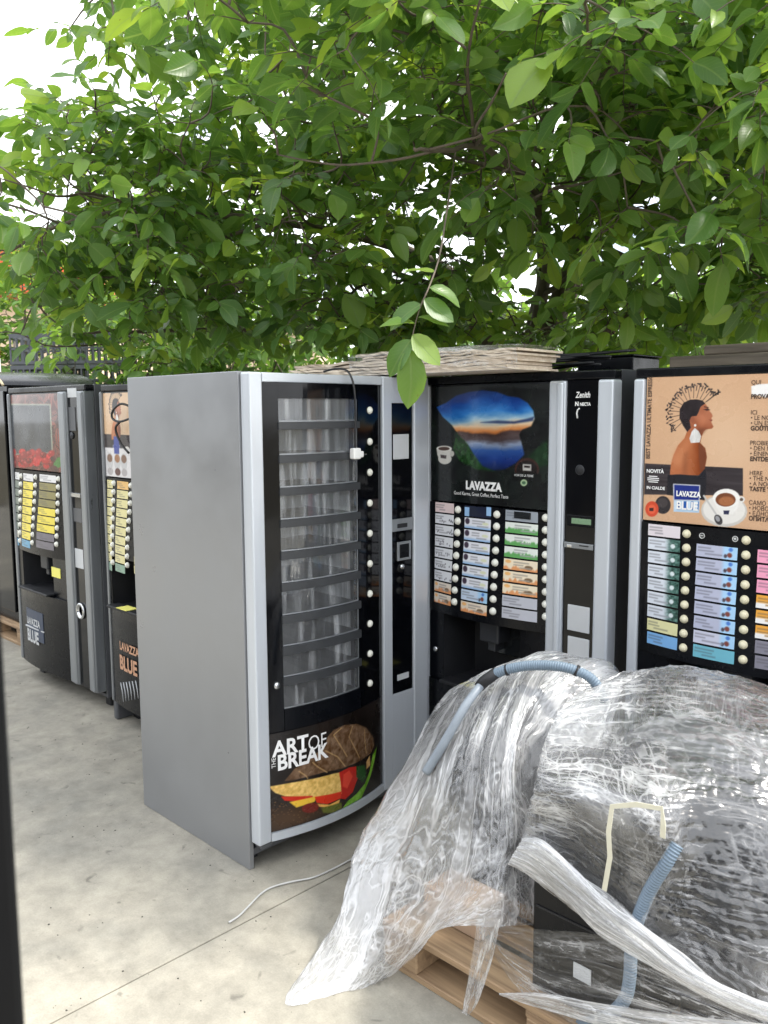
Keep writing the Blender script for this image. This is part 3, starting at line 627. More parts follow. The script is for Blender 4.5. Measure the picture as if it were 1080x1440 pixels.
cv.poly(P([(232, 972), (330, 940), (430, 912), (520, 885), (548, 880), (556, 930), (560, 985), (520, 1000), (430, 1010), (300, 1012), (262, 1000)]), lambda U, Z: np.array((226, 186, 104))+((fbm(U*90, Z*90, 3, 2)-.45)*90)[..., None], 1.2)
cv.poly(P([(285, 1015), (350, 1008), (420, 1000), (430, 1020), (350, 1035), (300, 1035)]), (200, 42, 22), 1.2)
cv.poly(P([(320, 1040), (440, 1000), (430, 1030), (350, 1065)]), (236, 190, 60), 1.2)
cv.poly(P([(430, 1005), (500, 990), (560, 975), (555, 1010), (490, 1040), (440, 1035)]), (214, 52, 26), 1.2)
cv.poly(P([(440, 1040), (500, 1042), (552, 1015), (548, 1035), (490, 1058), (445, 1052)]), (238, 180, 90), 1.2)
cv.ell((412, 1062), 40, 24, (112, 36, 30), -.3, q); cv.poly(P([(460, 1060), (560, 1030), (565, 1070), (530, 1085), (470, 1085)]), (96, 104, 40), 2)
for k in range(70): cv.ell((random.uniform(240, 560), random.uniform(1040, 1150)), 3, 2, (150, 110, 70), 0, q, 1, .6, 8)
cv.sheet('picture_print', fs, R)
fsx = lambda u, z: fs(u, z)
u0_, z0_ = q(250, 818); text('ART', u0_, z0_, .082, M['lettering_white'], R, fs, .003, .0022, sx=.92, name='lettering')
u1_, z1_ = q(398, 780); text('OF', u1_, z1_+.003, .082, M['lettering_white'], R, fs, .003, -.0004, sx=.82)
u2_, z2_ = q(268, 885); text('BREAK', u2_, z2_, .082, M['lettering_white'], R, fs, .003, .0024, sx=.87)
u3_, z3_ = q(262, 872); text('THE', u3_, z3_, .022, M['lettering_white'], R, fs, .003, 0, rot=math.pi/2)
# payment column
zpt = su(560, 567)[1]; zpb2 = su(565, 974)[1]
box('payment_surround', uP0+.0005, uP1-.0005, DY+.004, -.002, zpt+.0005, ztop-.002, M['silver'], R, .002)
box('payment_surround', uP0+.0005, uP1-.0005, DY+.004, -.002, zdb+.002, zpb2-.0005, M['silver'], R, .002)
box('payment_panel', uP0+.001, uP1-.001, DY+.010, -.002, zpb2, zpt, M['black_gloss'], R, .002)
def pb(name, x0, y0, x1, y1, d, mt, bev=.002):
    a = su(x0, y0); b = su(x1, y1); return box(name, a[0], b[0], DY+.0095-d, DY+.0105, b[1], a[1], M[mt], R, bev, 2)
pb('notice', 555, 611, 577, 645, .002, 'white_plate'); pb('coin_slot_bar', 552, 731, 582, 744, .008, 'silver_dark'); k_ = pb('coin_slot', 559, 737, 573, 741, .0105, 'black_matte')
pb('card_reader', 560, 763, 579, 786, .006, 'silver_dark'); pb('card_reader_face', 563, 766, 576, 783, .008, 'black_satin')
u, z = su(567, 797); lathe('lock', [(.012, 0), (.012, .006), (.008, .010), (.0005, .0105)], M['chrome'], R, (u, DY+.010, z), 16)
pb('price_slip', 561, 950, 577, 953, .001, 'lettering_white' if False else 'white_plate')
for (x, y) in ((.06, .06), (S.W-.06, .06)): box('foot', x-.02, x+.02, y, y+.04, -.002, .055, M['black_matte'], R, .004)
# small scuffs: hinge blocks under the door
box('hinge', .02, .07, DY+.01, -.004, zdb-.02, zdb-.001, M['dark_grey'], R, .003)

def wpt(m_, u, y, z):                                     # machine-local -> world
    return (m_.ox-y, m_.oy+u, z) if m_.rot else (m_.ox+u, m_.oy+y, z)
# mains lead hanging over the door with its white plug
pts = []
for (px, py, o) in ((452, 521, -.05), (470, 519.5, .0), (486, 520, .06), (494, 530, .085), (499, 556, .09), (500, 590, .092), (499.5, 628, .094)):
    p = onX(px, py, S.ox+.055+o-.055+.03); pts.append(p)
pts = [onX(px, py, S.ox+dx) for (px, py, dx) in ((455, 522.5, -.02), (470, 519, .02), (486, 520, .06), (495, 533, .092), (499, 556, .108), (500, 590, .113), (499.5, 630, .115))]
pl = empty('power_lead', tuple(pts[-1])); tag(pl, 'black power lead with white plug hanging down the curved snack machine door', 'cable')
o = tube('cord', [np.array(p)-pts[-1] for p in catmull(pts, 40)], .0042, M['cable_black'], pl)
bm = bmesh.new()
bm_box(bm, -.012, .016, -.020, .018, -.042, .0, .006, 3); bm_box(bm, -.010, .014, .0, .034, -.036, -.012, .005, 2)
bm_obj('plug', bm, M['white_plastic'], pl)
bm = bmesh.new()
for x in (-.004, .008): bm_box(bm, x-.002, x+.002, .034, .052, -.027, -.023, .001)
bm_obj('prong', bm, M['chrome'], pl)

# ------------------------------------------------------------------ coffee machine with blue landscape poster
Zm = Mach('coffee_vending_machine', -2.475, 2.72, False, .925, .72, 1.834, 'black coffee vending machine with blue sunset landscape poster and pale selection labels', 'vending machine')
R = Zm.root; zo5 = Zm.zoom(580, 500, 3.375); zo6 = Zm.zoom(580, 690, 3.375, .03)
ux = lambda px, y=620: Zm.uz(px, y)[0]
c0, c1 = ux(604.5), ux(773); s1 = ux(796); pp1 = ux(841); 
zpost = Zm.uz(605, 704)[1]; zlab = Zm.uz(605, 857, .01)[1]; znic = Zm.uz(640, 960)[1]
fn, fl = coffee_body(Zm, .11, [(0, c0), (c1, s1), (pp1, .925)], (c0, c1), (s1, pp1), zpost, zlab, znic, .04, nic=(ux(625), ux(735)))
cv = Canvas(c0+.006, c1-.006, zpost+.004, Zm.H-.045, 200, 190, (14, 18, 18)); q = zo5
n_ = fbm(cv.U*16, cv.Z*16, 5, 8); cv.c += ((n_-.45)*46)[..., None]*np.array((.7, 1.0, .75))
P = lambda L_: [q(*a) for a in L_]
zA, zB = q(330, 160)[1], q(330, 560)[1]
def skyland(U, Z):
    t = (zA-Z)/(zA-zB)+ (U-q(330, 300)[0])*.16; n = fbm(U*10, Z*26, 4, 4)-.47
    st = [(0, (18, 50, 128)), (.14, (26, 84, 176)), (.28, (48, 128, 210)), (.38, (150, 186, 208)), (.44, (226, 196, 160)), (.49, (206, 130, 72)), (.52, (70, 50, 46)), (.60, (74, 62, 64)), (.66, (132, 146, 172)), (.72, (46, 84, 150)), (.85, (20, 50, 120)), (1, (8, 20, 50))]
    x = np.array([a for a, b in st]); c = np.stack([np.interp(t+n*.12, x, [b[i] for a, b in st]) for i in range(3)], -1)
    return np.clip(c+(n*70)[..., None], 0, 255)
cv.poly(P([(112, 245), (160, 222), (205, 190), (265, 172), (330, 164), (400, 172), (450, 192), (505, 200), (545, 225), (572, 262), (578, 300), (562, 335), (520, 352), (505, 375), (520, 430), (530, 470), (490, 510), (440, 540), (370, 548), (310, 520), (270, 480), (235, 420), (215, 375), (185, 330), (140, 290)]), skyland, 2.5)
cv.poly(P([(320, 318), (400, 308), (480, 312), (540, 300), (575, 290), (570, 310), (480, 324), (400, 322)]), (20, 40, 90), 2.5, .8)
cv.poly(P([(205, 365), (260, 420), (290, 470), (330, 525), (390, 550), (300, 540), (220, 500), (190, 440)]), lambda U, Z: np.array((26, 62, 24))+((fbm(U*60, Z*60, 3, 6)-.45)*100)[..., None], 3)
cv.poly(P([(550, 480), (600, 430), (640, 400), (645, 520), (600, 530)]), lambda U, Z: np.array((20, 50, 26))+((fbm(U*50, Z*50, 3, 6)-.45)*60)[..., None], 4)
cv.ell((152, 490), 32, 26, (198, 196, 190), 0, q); cv.poly(P([(112, 440), (185, 440), (178, 490), (160, 512), (130, 505), (116, 470)]), (206, 204, 198), 1.2)
cv.ell((148, 441), 36, 13, (226, 224, 218), 0, q); cv.ell((148, 442), 27, 9, (72, 46, 34), 0, q); cv.ell((186, 466), 10, 14, (190, 188, 182), 0, q); cv.poly(P([(130, 470), (160, 474), (158, 490), (132, 486)]), (70, 60, 60), 1)
cv.ell((541, 540), 58, 54, (58, 34, 30), 0, q); cv.ell((541, 545), 50, 47, (26, 20, 20), 0, q)
cv.poly(P([(470, 556), (610, 562), (610, 600), (470, 596)]), (12, 14, 14), 1)
cv.poly(P([(522, 515), (562, 517), (562, 548), (522, 546)]), (186, 184, 180), 1); cv.poly(P([(528, 522), (556, 524), (556, 534), (528, 532)]), (40, 30, 30), 1)
cv.ell((527, 604), 16, 16, (164, 186, 150), 0, q); cv.ell((527, 604), 9, 8, (60, 96, 70), 0, q)
cv.sheet('poster_print', ZERO, R, off=-.0025)
text('LAVAZZA', *q(252, 632), .046, M['lettering_white'], R, ZERO, -.001, .0026, sx=.9)
text('Good Karma, Great Coffee, Perfect Taste', *q(196, 658), .0205, M['lettering_white'], R, ZERO, -.001, 0, sx=.80)
text('VOIX DE LA TERRE', *q(482, 572), .0125, M['lettering_white'], R, ZERO, -.001, 0, sx=.86)
pz = zo5
text('Zenith', *pz(775, 200), .030, M['lettering_white'], R, ZERO, .001, .0006, sx=.75, shear=.2)
text('N', *pz(772, 238), .02, M['lettering_white'], R, ZERO, .001, .001); text('NECTA', *pz(795, 238), .016, M['lettering_white'], R, ZERO, .001, .0006, sx=.85)
a, b = pz(778, 250), pz(795, 298); tube('lettering_swoosh', [(b[0]-.002, -.001, a[1]), (a[0]+.006, -.001, a[1]-.006), (a[0]+.003, -.001, (a[1]+b[1])/2), (a[0]+.006, -.001, b[1])], .003, M['lettering_white'], R, 5)
u, z = pz(795, 543); lk = lathe('lock', [(.016, .001), (.016, .004), (.013, .006), (.0005, .0065)], M['black_matte'], R, (u, 0, z), 18); lathe('lock_ring', [(.019, 0), (.019, .002), (.016, .003)], M['charcoal'], R, (u, 0, z), 18)
wh = (222, 224, 230)
cA = [((226, 206, 206), 'plain')]+[(wh, 'beans')]*6+[((226, 214, 200), 'orange')]*2
cB = [((16, 26, 52), 'plain')]+[((226, 228, 236), 'seal')]*6+[((196, 212, 232), 'blue'), ((228, 214, 196), 'orange')]
cC = [((150, 158, 168), 'plain')]+[((226, 232, 226), 'green')]*3+[((236, 222, 196), 'orange')]*3+[((186, 188, 198), 'plain')]*2
labels_and_buttons(Zm, fn, zo6, [(90, 182, 52, 60, 54, 54, 9, cA, 201, 92, 54.4), (235, 360, 70, 78, 56.5, 57, 9, cB, 387, 115, 57), (428, 578, 93, 97, 57.5, 59, 9, cC, 612, 132, 59)], 'button', 1, .0135)
for x in (246, 350): cvd = Canvas(zo6(x-11, 85)[0], zo6(x+11, 85)[0], zo6(x, 122)[1], zo6(x, 80)[1], 16, 16, (150, 190, 230)); cvd.sheet('dial_mark', fn, R, M['print_label'], .003)
a = zo6(468, 100); b = zo6(545, 140); box('display', a[0], b[0], float(fn(np.array(a[0]), np.array(a[1])))-.004, .01, b[1], a[1], M['dark_glass'], R, .001)
q6 = Zm.zoom(580, 690, 3.375)
def zb(name, x0, y0, x1, y1, d, mt, bev=.002): a = q6(x0, y0); b = q6(x1, y1); return box(name, a[0], b[0], -d, .0005, b[1], a[1], M[mt], R, bev, 2)
zb('display_bezel', 735, 112, 862, 178, .003, 'black_satin'); zb('display', 757, 128, 850, 165, .0045, 'lcd'); zb('coin_slot_bar', 724, 240, 862, 284, .009, 'silver_dark')
zb('coin_slot', 797, 256, 842, 268, .0105, 'black_matte'); zb('coin_return', 738, 252, 762, 270, .0105, 'chrome')
zb('blank_plate', 739, 537, 841, 680, .004, 'white_plate'); zb('blank_plate', 739, 687, 838, 834, .004, 'white_plate')
u, z = q6(112, 750); lathe('lock', [(.012, .0), (.012, .006), (.008, .009), (.0005, .0095)], M['chrome'], R, (u, 0, z), 14)
a = q6(280, 640); b = q6(465, 830); box('niche_flap', a[0], b[0], .11, .118, b[1], a[1], M['dark_glass'], R, .003)
a, b, c, d = q6(248, 880), q6(290, 858), q6(350, 872), q6(318, 898)
tr = onZ(660, 950, znic+.016); note = box('sticky_note', ux(655, 950)-.0, ux(655, 950)+.075, -.04, .02, znic+.0145, znic+.017, M['yellow_note'], R, 0)

# ------------------------------------------------------------------ coffee machine with the portrait poster
def portrait(cv, q):
    """anonymous woman in profile with a feather headdress above a coffee cup, as printed on the poster"""
    P = lambda L_: [q(*a) for a in L_]
    n_ = fbm(cv.U*5, cv.Z*5, 3, 2); cv.c += ((n_-.45)*9)[..., None]; cv.c += (np.random.default_rng(3).normal(0, 2.2, cv.U.shape))[..., None]
    cv.blend(np.exp(-(((cv.U-q(800, 700)[0])/.13)**2+((cv.Z-q(800, 700)[1])/.13)**2))*.5, (226, 196, 166))
    wood = lambda U, Z: np.array((52, 46, 50))+((fbm(U*8, Z*130, 3, 3)-.45)*40)[..., None]
    cv.poly(P([(228, 843), (905, 876), (905, 1066), (222, 1058)]), wood, 1)
    cap = lambda U, Z: np.array((180, 108, 70))+((fbm(U*20, Z*14, 3, 7)-.45)*44)[..., None]-(sm(U, q(560, 0)[0], q(660, 0)[0])*60)[..., None]
    cv.poly(P([(520, 620), (500, 670), (455, 720), (425, 785), (407, 850), (400, 925), (600, 925), (640, 880), (655, 800), (645, 740), (610, 700), (622, 650), (640, 605), (560, 560)]), cap, 1.3)
    cv.ell((470, 790), 40, 78, (206, 138, 96), .35, q, 14, .55); cv.ell((520, 700), 30, 40, (196, 126, 86), .3, q, 12, .5); cv.poly(P([(500, 780), (520, 770), (515, 920), (490, 920)]), (128, 74, 48), 10, .5)
    cv.poly(P([(600, 700), (640, 735), (655, 800), (640, 880), (610, 900), (600, 800)]), (112, 64, 44), 3, .8)
    cv.poly(P([(600, 425), (640, 425), (660, 450), (672, 478), (690, 500), (697, 518), (686, 530), (694, 545), (686, 556), (692, 570), (702, 590), (690, 603), (650, 608), (620, 635), (560, 640), (525, 620), (535, 520), (585, 510)]), lambda U, Z: np.array((168, 100, 70))+((fbm(U*30, Z*24, 3, 4)-.45)*50)[..., None], 1.2)
    cv.ell((632, 545), 24, 34, (196, 124, 90), .2, q, 9, .6); cv.poly(P([(600, 600), (650, 606), (620, 640), (575, 650)]), (104, 58, 42), 8, .7); cv.line(q(636, 452), q(668, 458), .003, (40, 26, 26), .9)
    cv.poly(P([(630, 470), (662, 462), (680, 474), (655, 480)]), (60, 36, 34), 1); cv.poly(P([(672, 540), (695, 543), (685, 552)]), (120, 50, 50), 1)
    cv.poly(P([(585, 400), (625, 408), (645, 428), (612, 452), (598, 490), (585, 515), (556, 518), (536, 545), (545, 598), (520, 626), (490, 580), (466, 530), (468, 470), (495, 424), (540, 402)]), lambda U, Z: np.array((38, 30, 34))+((fbm(U*60, Z*30, 3, 4)-.45)*30)[..., None], 1.2)
    cv.ell((556, 540), 15, 22, (150, 86, 62), 0, q); cv.ell((575, 580), 8, 9, (235, 232, 226), 0, q)
    cv.poly(P([(572, 598), (598, 620), (617, 655), (606, 698), (545, 702), (535, 670), (550, 625)]), lambda U, Z: np.array((214, 212, 210))+((fbm(U*120, Z*60, 3, 4)-.45)*60)[..., None], 1)
    cv.poly(P([(385, 922), (470, 918), (600, 930), (640, 885), (652, 925), (650, 1010), (640, 1098), (380, 1060)]), (28, 28, 36), 1.5)
    outer = [(418, 622), (396, 575), (386, 528), (386, 480), (398, 435), (418, 395), (446, 360), (482, 333), (522, 315), (566, 304), (610, 302), (654, 312), (690, 332), (722, 358), (738, 352)]
    for i, (x, y) in enumerate(outer):
        dx, dy = 560-x, 490-y; k = math.hypot(dx, dy); ix, iy = x+dx*.48, y+dy*.48
        cv.line(q(x, y), q(ix, iy), .0022, (72, 58, 50), .9)
        for j in range(5): cv.ell((x+random.uniform(-14, 14)+dx/k*random.uniform(-6, 16), y+random.uniform(-14, 14)+dy/k*random.uniform(-6, 16)), 9, 5, (34, 30, 36), random.uniform(0, 3), q, 1, .9, 8)
    for i in range(len(outer)-1):
        x, y = [(outer[i][j]+outer[i+1][j])/2 for j in (0, 1)]; cv.line(q(x, y), q(x+(560-x)*.2, y+(490-y)*.2), .003, (40, 34, 38), .9)
    # cup and saucer
    cv.ell((775, 1170), 160, 112, (200, 196, 190), .05, q, 1.4); cv.ell((775, 1164), 146, 98, (226, 223, 218), .05, q, 2)
    cv.poly(P([(698, 1085), (884, 1085), (868, 1150), (835, 1195), (760, 1196), (722, 1150)]), (232, 230, 226), 1.5); cv.ell((892, 1092), 26, 22, (222, 220, 216), 0, q); cv.ell((894, 1092), 13, 11, (96, 80, 70), 0, q)
    cv.ell((790, 1084), 94, 66, (238, 236, 232), 0, q, 1.4); cv.ell((785, 1094), 70, 48, (118, 68, 42), 0, q); cv.ell((790, 1104), 54, 32, (164, 104, 66), 0, q, 3)
    cv.poly(P([(770, 1168), (812, 1168), (806, 1196), (772, 1194)]), (40, 44, 74), 1)
    cv.line(q(632, 1062), q(720, 1195), .006, (190, 188, 186)); cv.ell((735, 1232), 26, 38, (60, 58, 62), -.5, q); cv.ell((730, 1225), 14, 22, (150, 150, 154), -.5, q)
    # capsules and badge
    cv.ell((352, 1130), 54, 62, (46, 42, 46), 0, q, 1.4); cv.ell((350, 1115), 36, 34, (66, 60, 62), 0, q, 1.4); cv.ell((276, 1158), 46, 54, (206, 74, 46), 0, q, 1.4); cv.ell((276, 1160), 28, 32, (224, 96, 64), 0, q, 1.4)
    cv.poly(P([(258, 1150), (288, 1150), (286, 1172), (258, 1172)]), (60, 30, 30), 1)
    cv.poly(P([(422, 983), (610, 992), (606, 1102), (424, 1098)]), (188, 190, 202), 1); cv.poly(P([(430, 991), (603, 999), (599, 1096), (431, 1092)]), (24, 44, 128), 1)
    cv.poly(P([(428, 1098), (606, 1102), (602, 1184), (426, 1176)]), (176, 204, 228), 1)
    cv.poly(P([(432, 1104), (600, 1107), (597, 1164), (430, 1160)]), lambda U, Z: np.where((np.sin((U-cv.u0)*260) > .25)[..., None], np.array((40, 92, 168)), np.array((206, 224, 240))), 1)

Rm = Mach('portrait_coffee_machine', float(onY(891, 620, 2.72)[0]), 2.72, False, .925, .72, 1.832, 'coffee vending machine with beige poster of a woman in feather headdress beside a coffee cup, complete poster')
Rm.root['label'] = 'coffee vending machine with beige headdress portrait poster and pink and orange selection labels'
R = Rm.root; q = Rm.zoom(860, 480, 4.909); q8 = Rm.zoom(860, 720, 4.909, .03)
c0 = Rm.uz(905.5, 620)[0]; c1 = .64; zpost = Rm.uz(906, 732)[1]; zlab = Rm.uz(906, 916, .01)[1]; znic = zlab-.24
fn, fl = coffee_body(Rm, .11, [(0, c0), (c1, c1+.075), (.85, .925)], (c0, c1), (c1+.075, .85), zpost, zlab, znic, .04, nic=(c0+.12, c1-.08))
cv = Canvas(c0+.004, c1-.004, zpost+.003, Rm.uz(906, 530)[1], 330, 260, (206, 166, 132)); portrait(cv, q)
cv.poly([q(*a) for a in ((962, 310), (1010, 296), (1080, 292), (1140, 300), (1140, 385), (1060, 388), (1000, 372), (965, 376))], (238, 236, 234), 1.5)
cv.sheet('poster_print', ZERO, R, off=-.0025)
T = lambda s, x, y, h, mt='lettering_dark', **k: text(s, *q(x, y), h, M[mt], R, ZERO, -.001, **k)
T('LAVAZZA', 445, 1066, .0240, 'lettering_white', bold=.0012, sx=.80); T('BLUE', 444, 1156, .038, 'lettering_white', bold=.0012, sx=.88)
T('BEST LAVAZZA ULTIMATE ESPRESSO', 262, 812, .0205, rot=math.pi/2, bold=.0004, sx=.86)
T('NOVITÀ', 240, 905, .017, 'lettering_white', bold=.0005); T('IN CIALDE', 240, 1018, .0145, 'lettering_white', bold=.0004)
for k, wd in enumerate((.030, .042, .042, .034)):
    a = q(286, 932+k*13); cvv = box('lettering_line', a[0]-wd/2, a[0]+wd/2, .0008, .0035, a[1]-.0014, a[1]+.0014, M['lettering_white'], R, 0)
for (y, lines) in ((298, ['QUI']), (396, ['*PROVA']), (505, ['ICI', '• LE NOUVEAU', '• UN ESPRESSO', '*GOÛTEZ']), (715, ['PROBIEREN', '• DEN NEUEN', '• EINEN HERR', '*ENTDECKEN']), (922, ['HERE', '• THE NEW', '• A NORMAL', '*TASTE THE']), (1126, ['САМО ТУК', '• НОВОТО', '• ЕДНО ПЕР', '*ОПИТАЙ'])):
    for k, s_ in enumerate(lines):
        b_ = s_.startswith('*'); T(s_.strip('*'), 962-.02*(y-298), y+k*36.5, .0195, bold=.0007 if b_ else 0, sx=.9)
pk, og, gy = (232, 156, 184), (226, 160, 62), (128, 126, 138)
cA = [((222, 214, 220), 'plain')]+[((216, 222, 232), 'cup')]*6+[((226, 222, 170), 'plain'), ((124, 176, 226), 'plain')]
cB = [None]+[((178, 182, 204), 'blue')]*6+[((198, 200, 218), 'blue'), ((110, 180, 198), 'plain')]
cC = [None]+[(pk, 'plain')]*3+[(og, 'stripe')]*3+[(gy, 'plain')]*2
labels_and_buttons(Rm, fn, q8, [(228, 455, 75, 104, 93.5, 95, 9, cA, 499, 155, 97.5), (570, 855, 122, 140, 98, 101, 9, cB, 912, 200, 102), (992, 1290, 155, 178, 104, 106, 9, cC, 1345, 240, 106)], 'button_cream', 2, .0125)
for (x, y, s_) in ((608, 168, '−'), (838, 190, '+')):
    u, z = q8(x, y); yy = float(fn(np.array(u), np.array(z)))
    lathe('dial_mark', [(.0095, .002), (.0095, .0035), (.0078, .0035), (.0078, .002)], M['lettering_white'], R, (u, yy, z), 20); text(s_, u, z-.005, .016, M['lettering_white'], R, fn, .004, .0006, align='CENTER')
box('coin_slot_bar', c1+.08, .845, -.009, .001, 1.15, 1.178, M['silver_dark'], R, .003); box('display', c1+.095, .835, -.004, .001, 1.24, 1.275, M['lcd'], R, .002)
u, z = .78, 1.5; lathe('lock', [(.014, 0), (.014, .005), (.0005, .006)], M['chrome'], R, (u, 0, z), 16)

# ------------------------------------------------------------------ coffee machine with the coffee-bean poster
Lm = Mach('bean_coffee_machine', -5.485, 2.177, False, 1.04, .70, 1.845, 'worn black coffee vending machine with coffee beans and red cherries around a dark screen')
R = Lm.root; q = Lm.zoom(0, 440, 3.0); q2 = Lm.zoom(0, 740, 3.0)
uu = lambda x, y=330: q(x, y)[0]
c0, c1, s1, p1 = uu(40), uu(247), uu(282), uu(328)
zpost = q(55, 655)[1]; zlab = q2(80, 92)[1]; znic = q2(100, 252)[1]; zbot = .106
fn, fl = coffee_body(Lm, zbot, [(0, c0), (c1, s1), (p1, 1.04)], (c0, c1), (s1, p1), zpost, zlab, znic, .03, trimmat='silver_dark', nic=(q2(100, 200)[0], q2(225, 200)[0]), sidemat='dark_grey')
cv = Canvas(c0+.006, c1-.006, zpost+.004, Lm.H-.045, 110, 120, (84, 40, 36)); rr = random.Random(5)
for k in range(300):
    u, z = rr.uniform(cv.u0, cv.u1), rr.uniform(cv.z0, cv.z1); a = rr.uniform(0, 3.1); b_ = rr.uniform(.6, 1.35)
    cv.ell((u, z), .044, .030, (np.array((104, 58, 50))*b_), a); cv.line((u-.036*math.cos(a), z-.036*math.sin(a)), (u+.036*math.cos(a), z+.036*math.sin(a)), .008, (50, 22, 22), .8)
P = lambda L_: [q(*a) for a in L_]
cv.poly(P([(36, 395), (36, 335), (100, 330), (245, 322), (245, 345), (120, 352), (80, 385)]), (206, 176, 168), 6, .35)
cv.poly(P([(38, 383), (212, 384), (222, 594), (52, 602)]), (150, 156, 140), 1.2); cv.poly(P([(42, 389), (207, 390), (216, 588), (56, 595)]), lambda U, Z: np.array((62, 66, 72))+((fbm(U*9, Z*9, 3, 3)-.4)*60)[..., None], 1.2)
for k in range(46):
    x = rr.uniform(46, 215); y = rr.uniform(585, 650)-max(0, 20-abs(x-165))*.8; cv.ell((x, y), rr.uniform(9, 15), rr.uniform(11, 17), np.array((170, 34, 36))*rr.uniform(.6, 1.25), rr.uniform(0, 3), q, 1.2); cv.ell((x-3, y-5), 4, 4, (232, 130, 120), 0, q, 2, .6, 8)
cv.poly(P([(222, 640), (240, 610), (262, 605), (264, 640), (245, 655)]), (66, 120, 52), 1.5)
cv.sheet('poster_print', ZERO, R, off=-.0025)
ye, wh2, ol, gr2, bl = (232, 214, 84), (222, 222, 222), (140, 132, 84), (112, 108, 116), (96, 156, 190)
cA = [(wh2, 'plain')]+[((126, 136, 126), 'plain')]*6+[((206, 204, 190), 'plain'), (bl, 'plain')]; cB = [(wh2, 'plain')]+[(ye, 'plain')]*7+[(bl, 'plain')]; cC = [(wh2, 'plain')]+[(ol, 'plain')]*3+[(ye, 'plain')]*3+[(gr2, 'plain')]*2
labels_and_buttons(Lm, fn, q, [(66, 86, 668, 672, 34.6, 34.6, 9, cA, 93, 688, 34), (104, 147, 674, 678, 34.6, 34.8, 9, cB, 157, 692, 34.4), (174, 240, 680, 682, 35, 35, 9, cC, 249, 700, 34.4)], 'button', 3, .0145)
def lb(name, x0, y0, x1, y1, d, mt, z_=q2, fnn=ZERO): a = z_(x0, y0); b = z_(x1, y1); y = float(fnn(np.array((a[0]+b[0])/2), np.array((a[1]+b[1])/2))); return box(name, a[0], b[0], y-d, y+.001, b[1], a[1], M[mt], R, .001)
lb('sticky_note', 219, 170, 257, 222, .004, 'yellow_note'); lb('price_list', 316, 92, 354, 182, .002, 'white_plate'); lb('notice', 284, 318, 324, 356, .002, 'white_plate', q); lb('blank_plate', 290, 398, 322, 498, .003, 'dark_grey', q); lb('coin_slot_bar', 300, 757, 346, 780, .01, 'chrome', q); lb('blank_plate', 310, 822, 348, 886, .003, 'dark_grey', q)
u, z = q(305, 517); lathe('lock', [(.02, 0), (.02, .006), (.0005, .008)], M['charcoal'], R, (u, 0, z), 16)
u, z = q2(345, 357); lathe('handle_ring', [(.048, .0), (.048, .012), (.040, .016), (.032, .012), (.032, .0)], M['chrome'], R, (u, 0, z), 24)
a = q2(128, 338); b = q2(210, 492); panel('brand_plate', a[0], b[0], b[1], a[1], lambda u, z: fl(u, z)-.003, .003, M['plate_blue'], R, 8, 8)
a = q2(134, 402); text('LAVAZZA', a[0], a[1], .060, M['white_plate'], R, fl, .005, .002, sx=.80); a = q2(136, 472); text('BLUE', a[0], a[1], .105, M['white_plate'], R, fl, .005, .004, sx=.80)
a = q2(132, 412); b = q2(208, 408); box('lettering_line', a[0], b[0], float(fl(np.array(a[0]+.08), np.array(a[1])))-.007, float(fl(np.array(a[0]+.08), np.array(a[1]))), a[1]-.004, a[1]+.004, M['white_plate'], R, 0)

# ------------------------------------------------------------------ its neighbour, half hidden by the snack machine
Nm = Mach('scuffed_coffee_machine', float(onY(141, 545, 2.18)[0]), 2.18, False, .93, .70, 1.835, 'scuffed coffee vending machine with headdress portrait poster, partly hidden behind grey snack machine')
R = Nm.root; q = Nm.zoom(0, 440, 3.0); q2 = Nm.zoom(0, 740, 3.0)
c0 = q(430, 330)[0]; c1 = .64; zpost = q(447, 690)[1]; zlab = q2(462, 118)[1]; znic = q2(480, 335)[1]
fn, fl = coffee_body(Nm, .11, [(0, c0), (c1, c1+.075), (.85, .93)], (c0, c1), (c1+.075, .85), zpost, zlab, znic, .03, trimmat='silver_dark', nic=(c0+.02, c1-.14), sidemat='dark_grey')
box('side_foot', -.012, .03, .0, .12, -.001, .30, M['dark_grey'], R, .012, 3)
cv = Canvas(c0+.004, c1-.004, zpost+.003, Nm.H-.045, 150, 130, (212, 178, 142))
k5 = (c1-c0)/(Rm.uz(1080, 620)[0]-Rm.uz(905.5, 620)[0]+.12); qq = Rm.zoom(860, 480, 4.909)
qn = lambda x, y: (c0+(qq(x, y)[0]-Rm.uz(905.5, 620)[0])*.80, zpost+.13+(qq(x, y)[1]-qq(228, 1066)[1])*.86)
portrait(cv, qn)
zc = zpost+.155; cv.poly([(cv.u0-.1, cv.z0-.1), (cv.u1+.1, cv.z0-.1), (cv.u1+.1, zc), (cv.u0-.1, zc)], (216, 214, 216), 1)
for k, u in enumerate((c0+.05, c0+.13, c0+.20, c0+.33, c0+.45)):
    cv.ell((u, zpost+.085), .035, .045, (190, 190, 192)); cv.ell((u, zpost+.10), .028, .022, (150, 106, 76) if k % 2 else (120, 90, 74)); cv.ell((u, zpost+.03), .03, .02, (90, 60, 60) if k % 2 else (170, 166, 168))
cv.poly([(c0+.10, zc-.03), (c0+.155, zc-.03), (c0+.155, zc+.06), (c0+.10, zc+.06)], (52, 70, 150), 1)
cv.sheet('poster_print', ZERO, R, off=-.0025)
pa, pb_, pg = (214, 206, 150), (222, 180, 112), (128, 160, 140)
labels_and_buttons(Nm, fn, q, [(455, 480, 700, 704, 38.5, 38.5, 10, [(pa, 'plain')]*9+[(pg, 'plain')], 485, 718, 37), (500, 549, 706, 710, 38.6, 38.6, 10, [(pb_, 'plain')]+[(pa, 'plain')]*8+[(pg, 'plain')], 560, 728, 37), (590, 660, 715, 720, 39, 39, 10, [(pa, 'plain')]*10, 672, 735, 38)], 'button', 4, .0135)
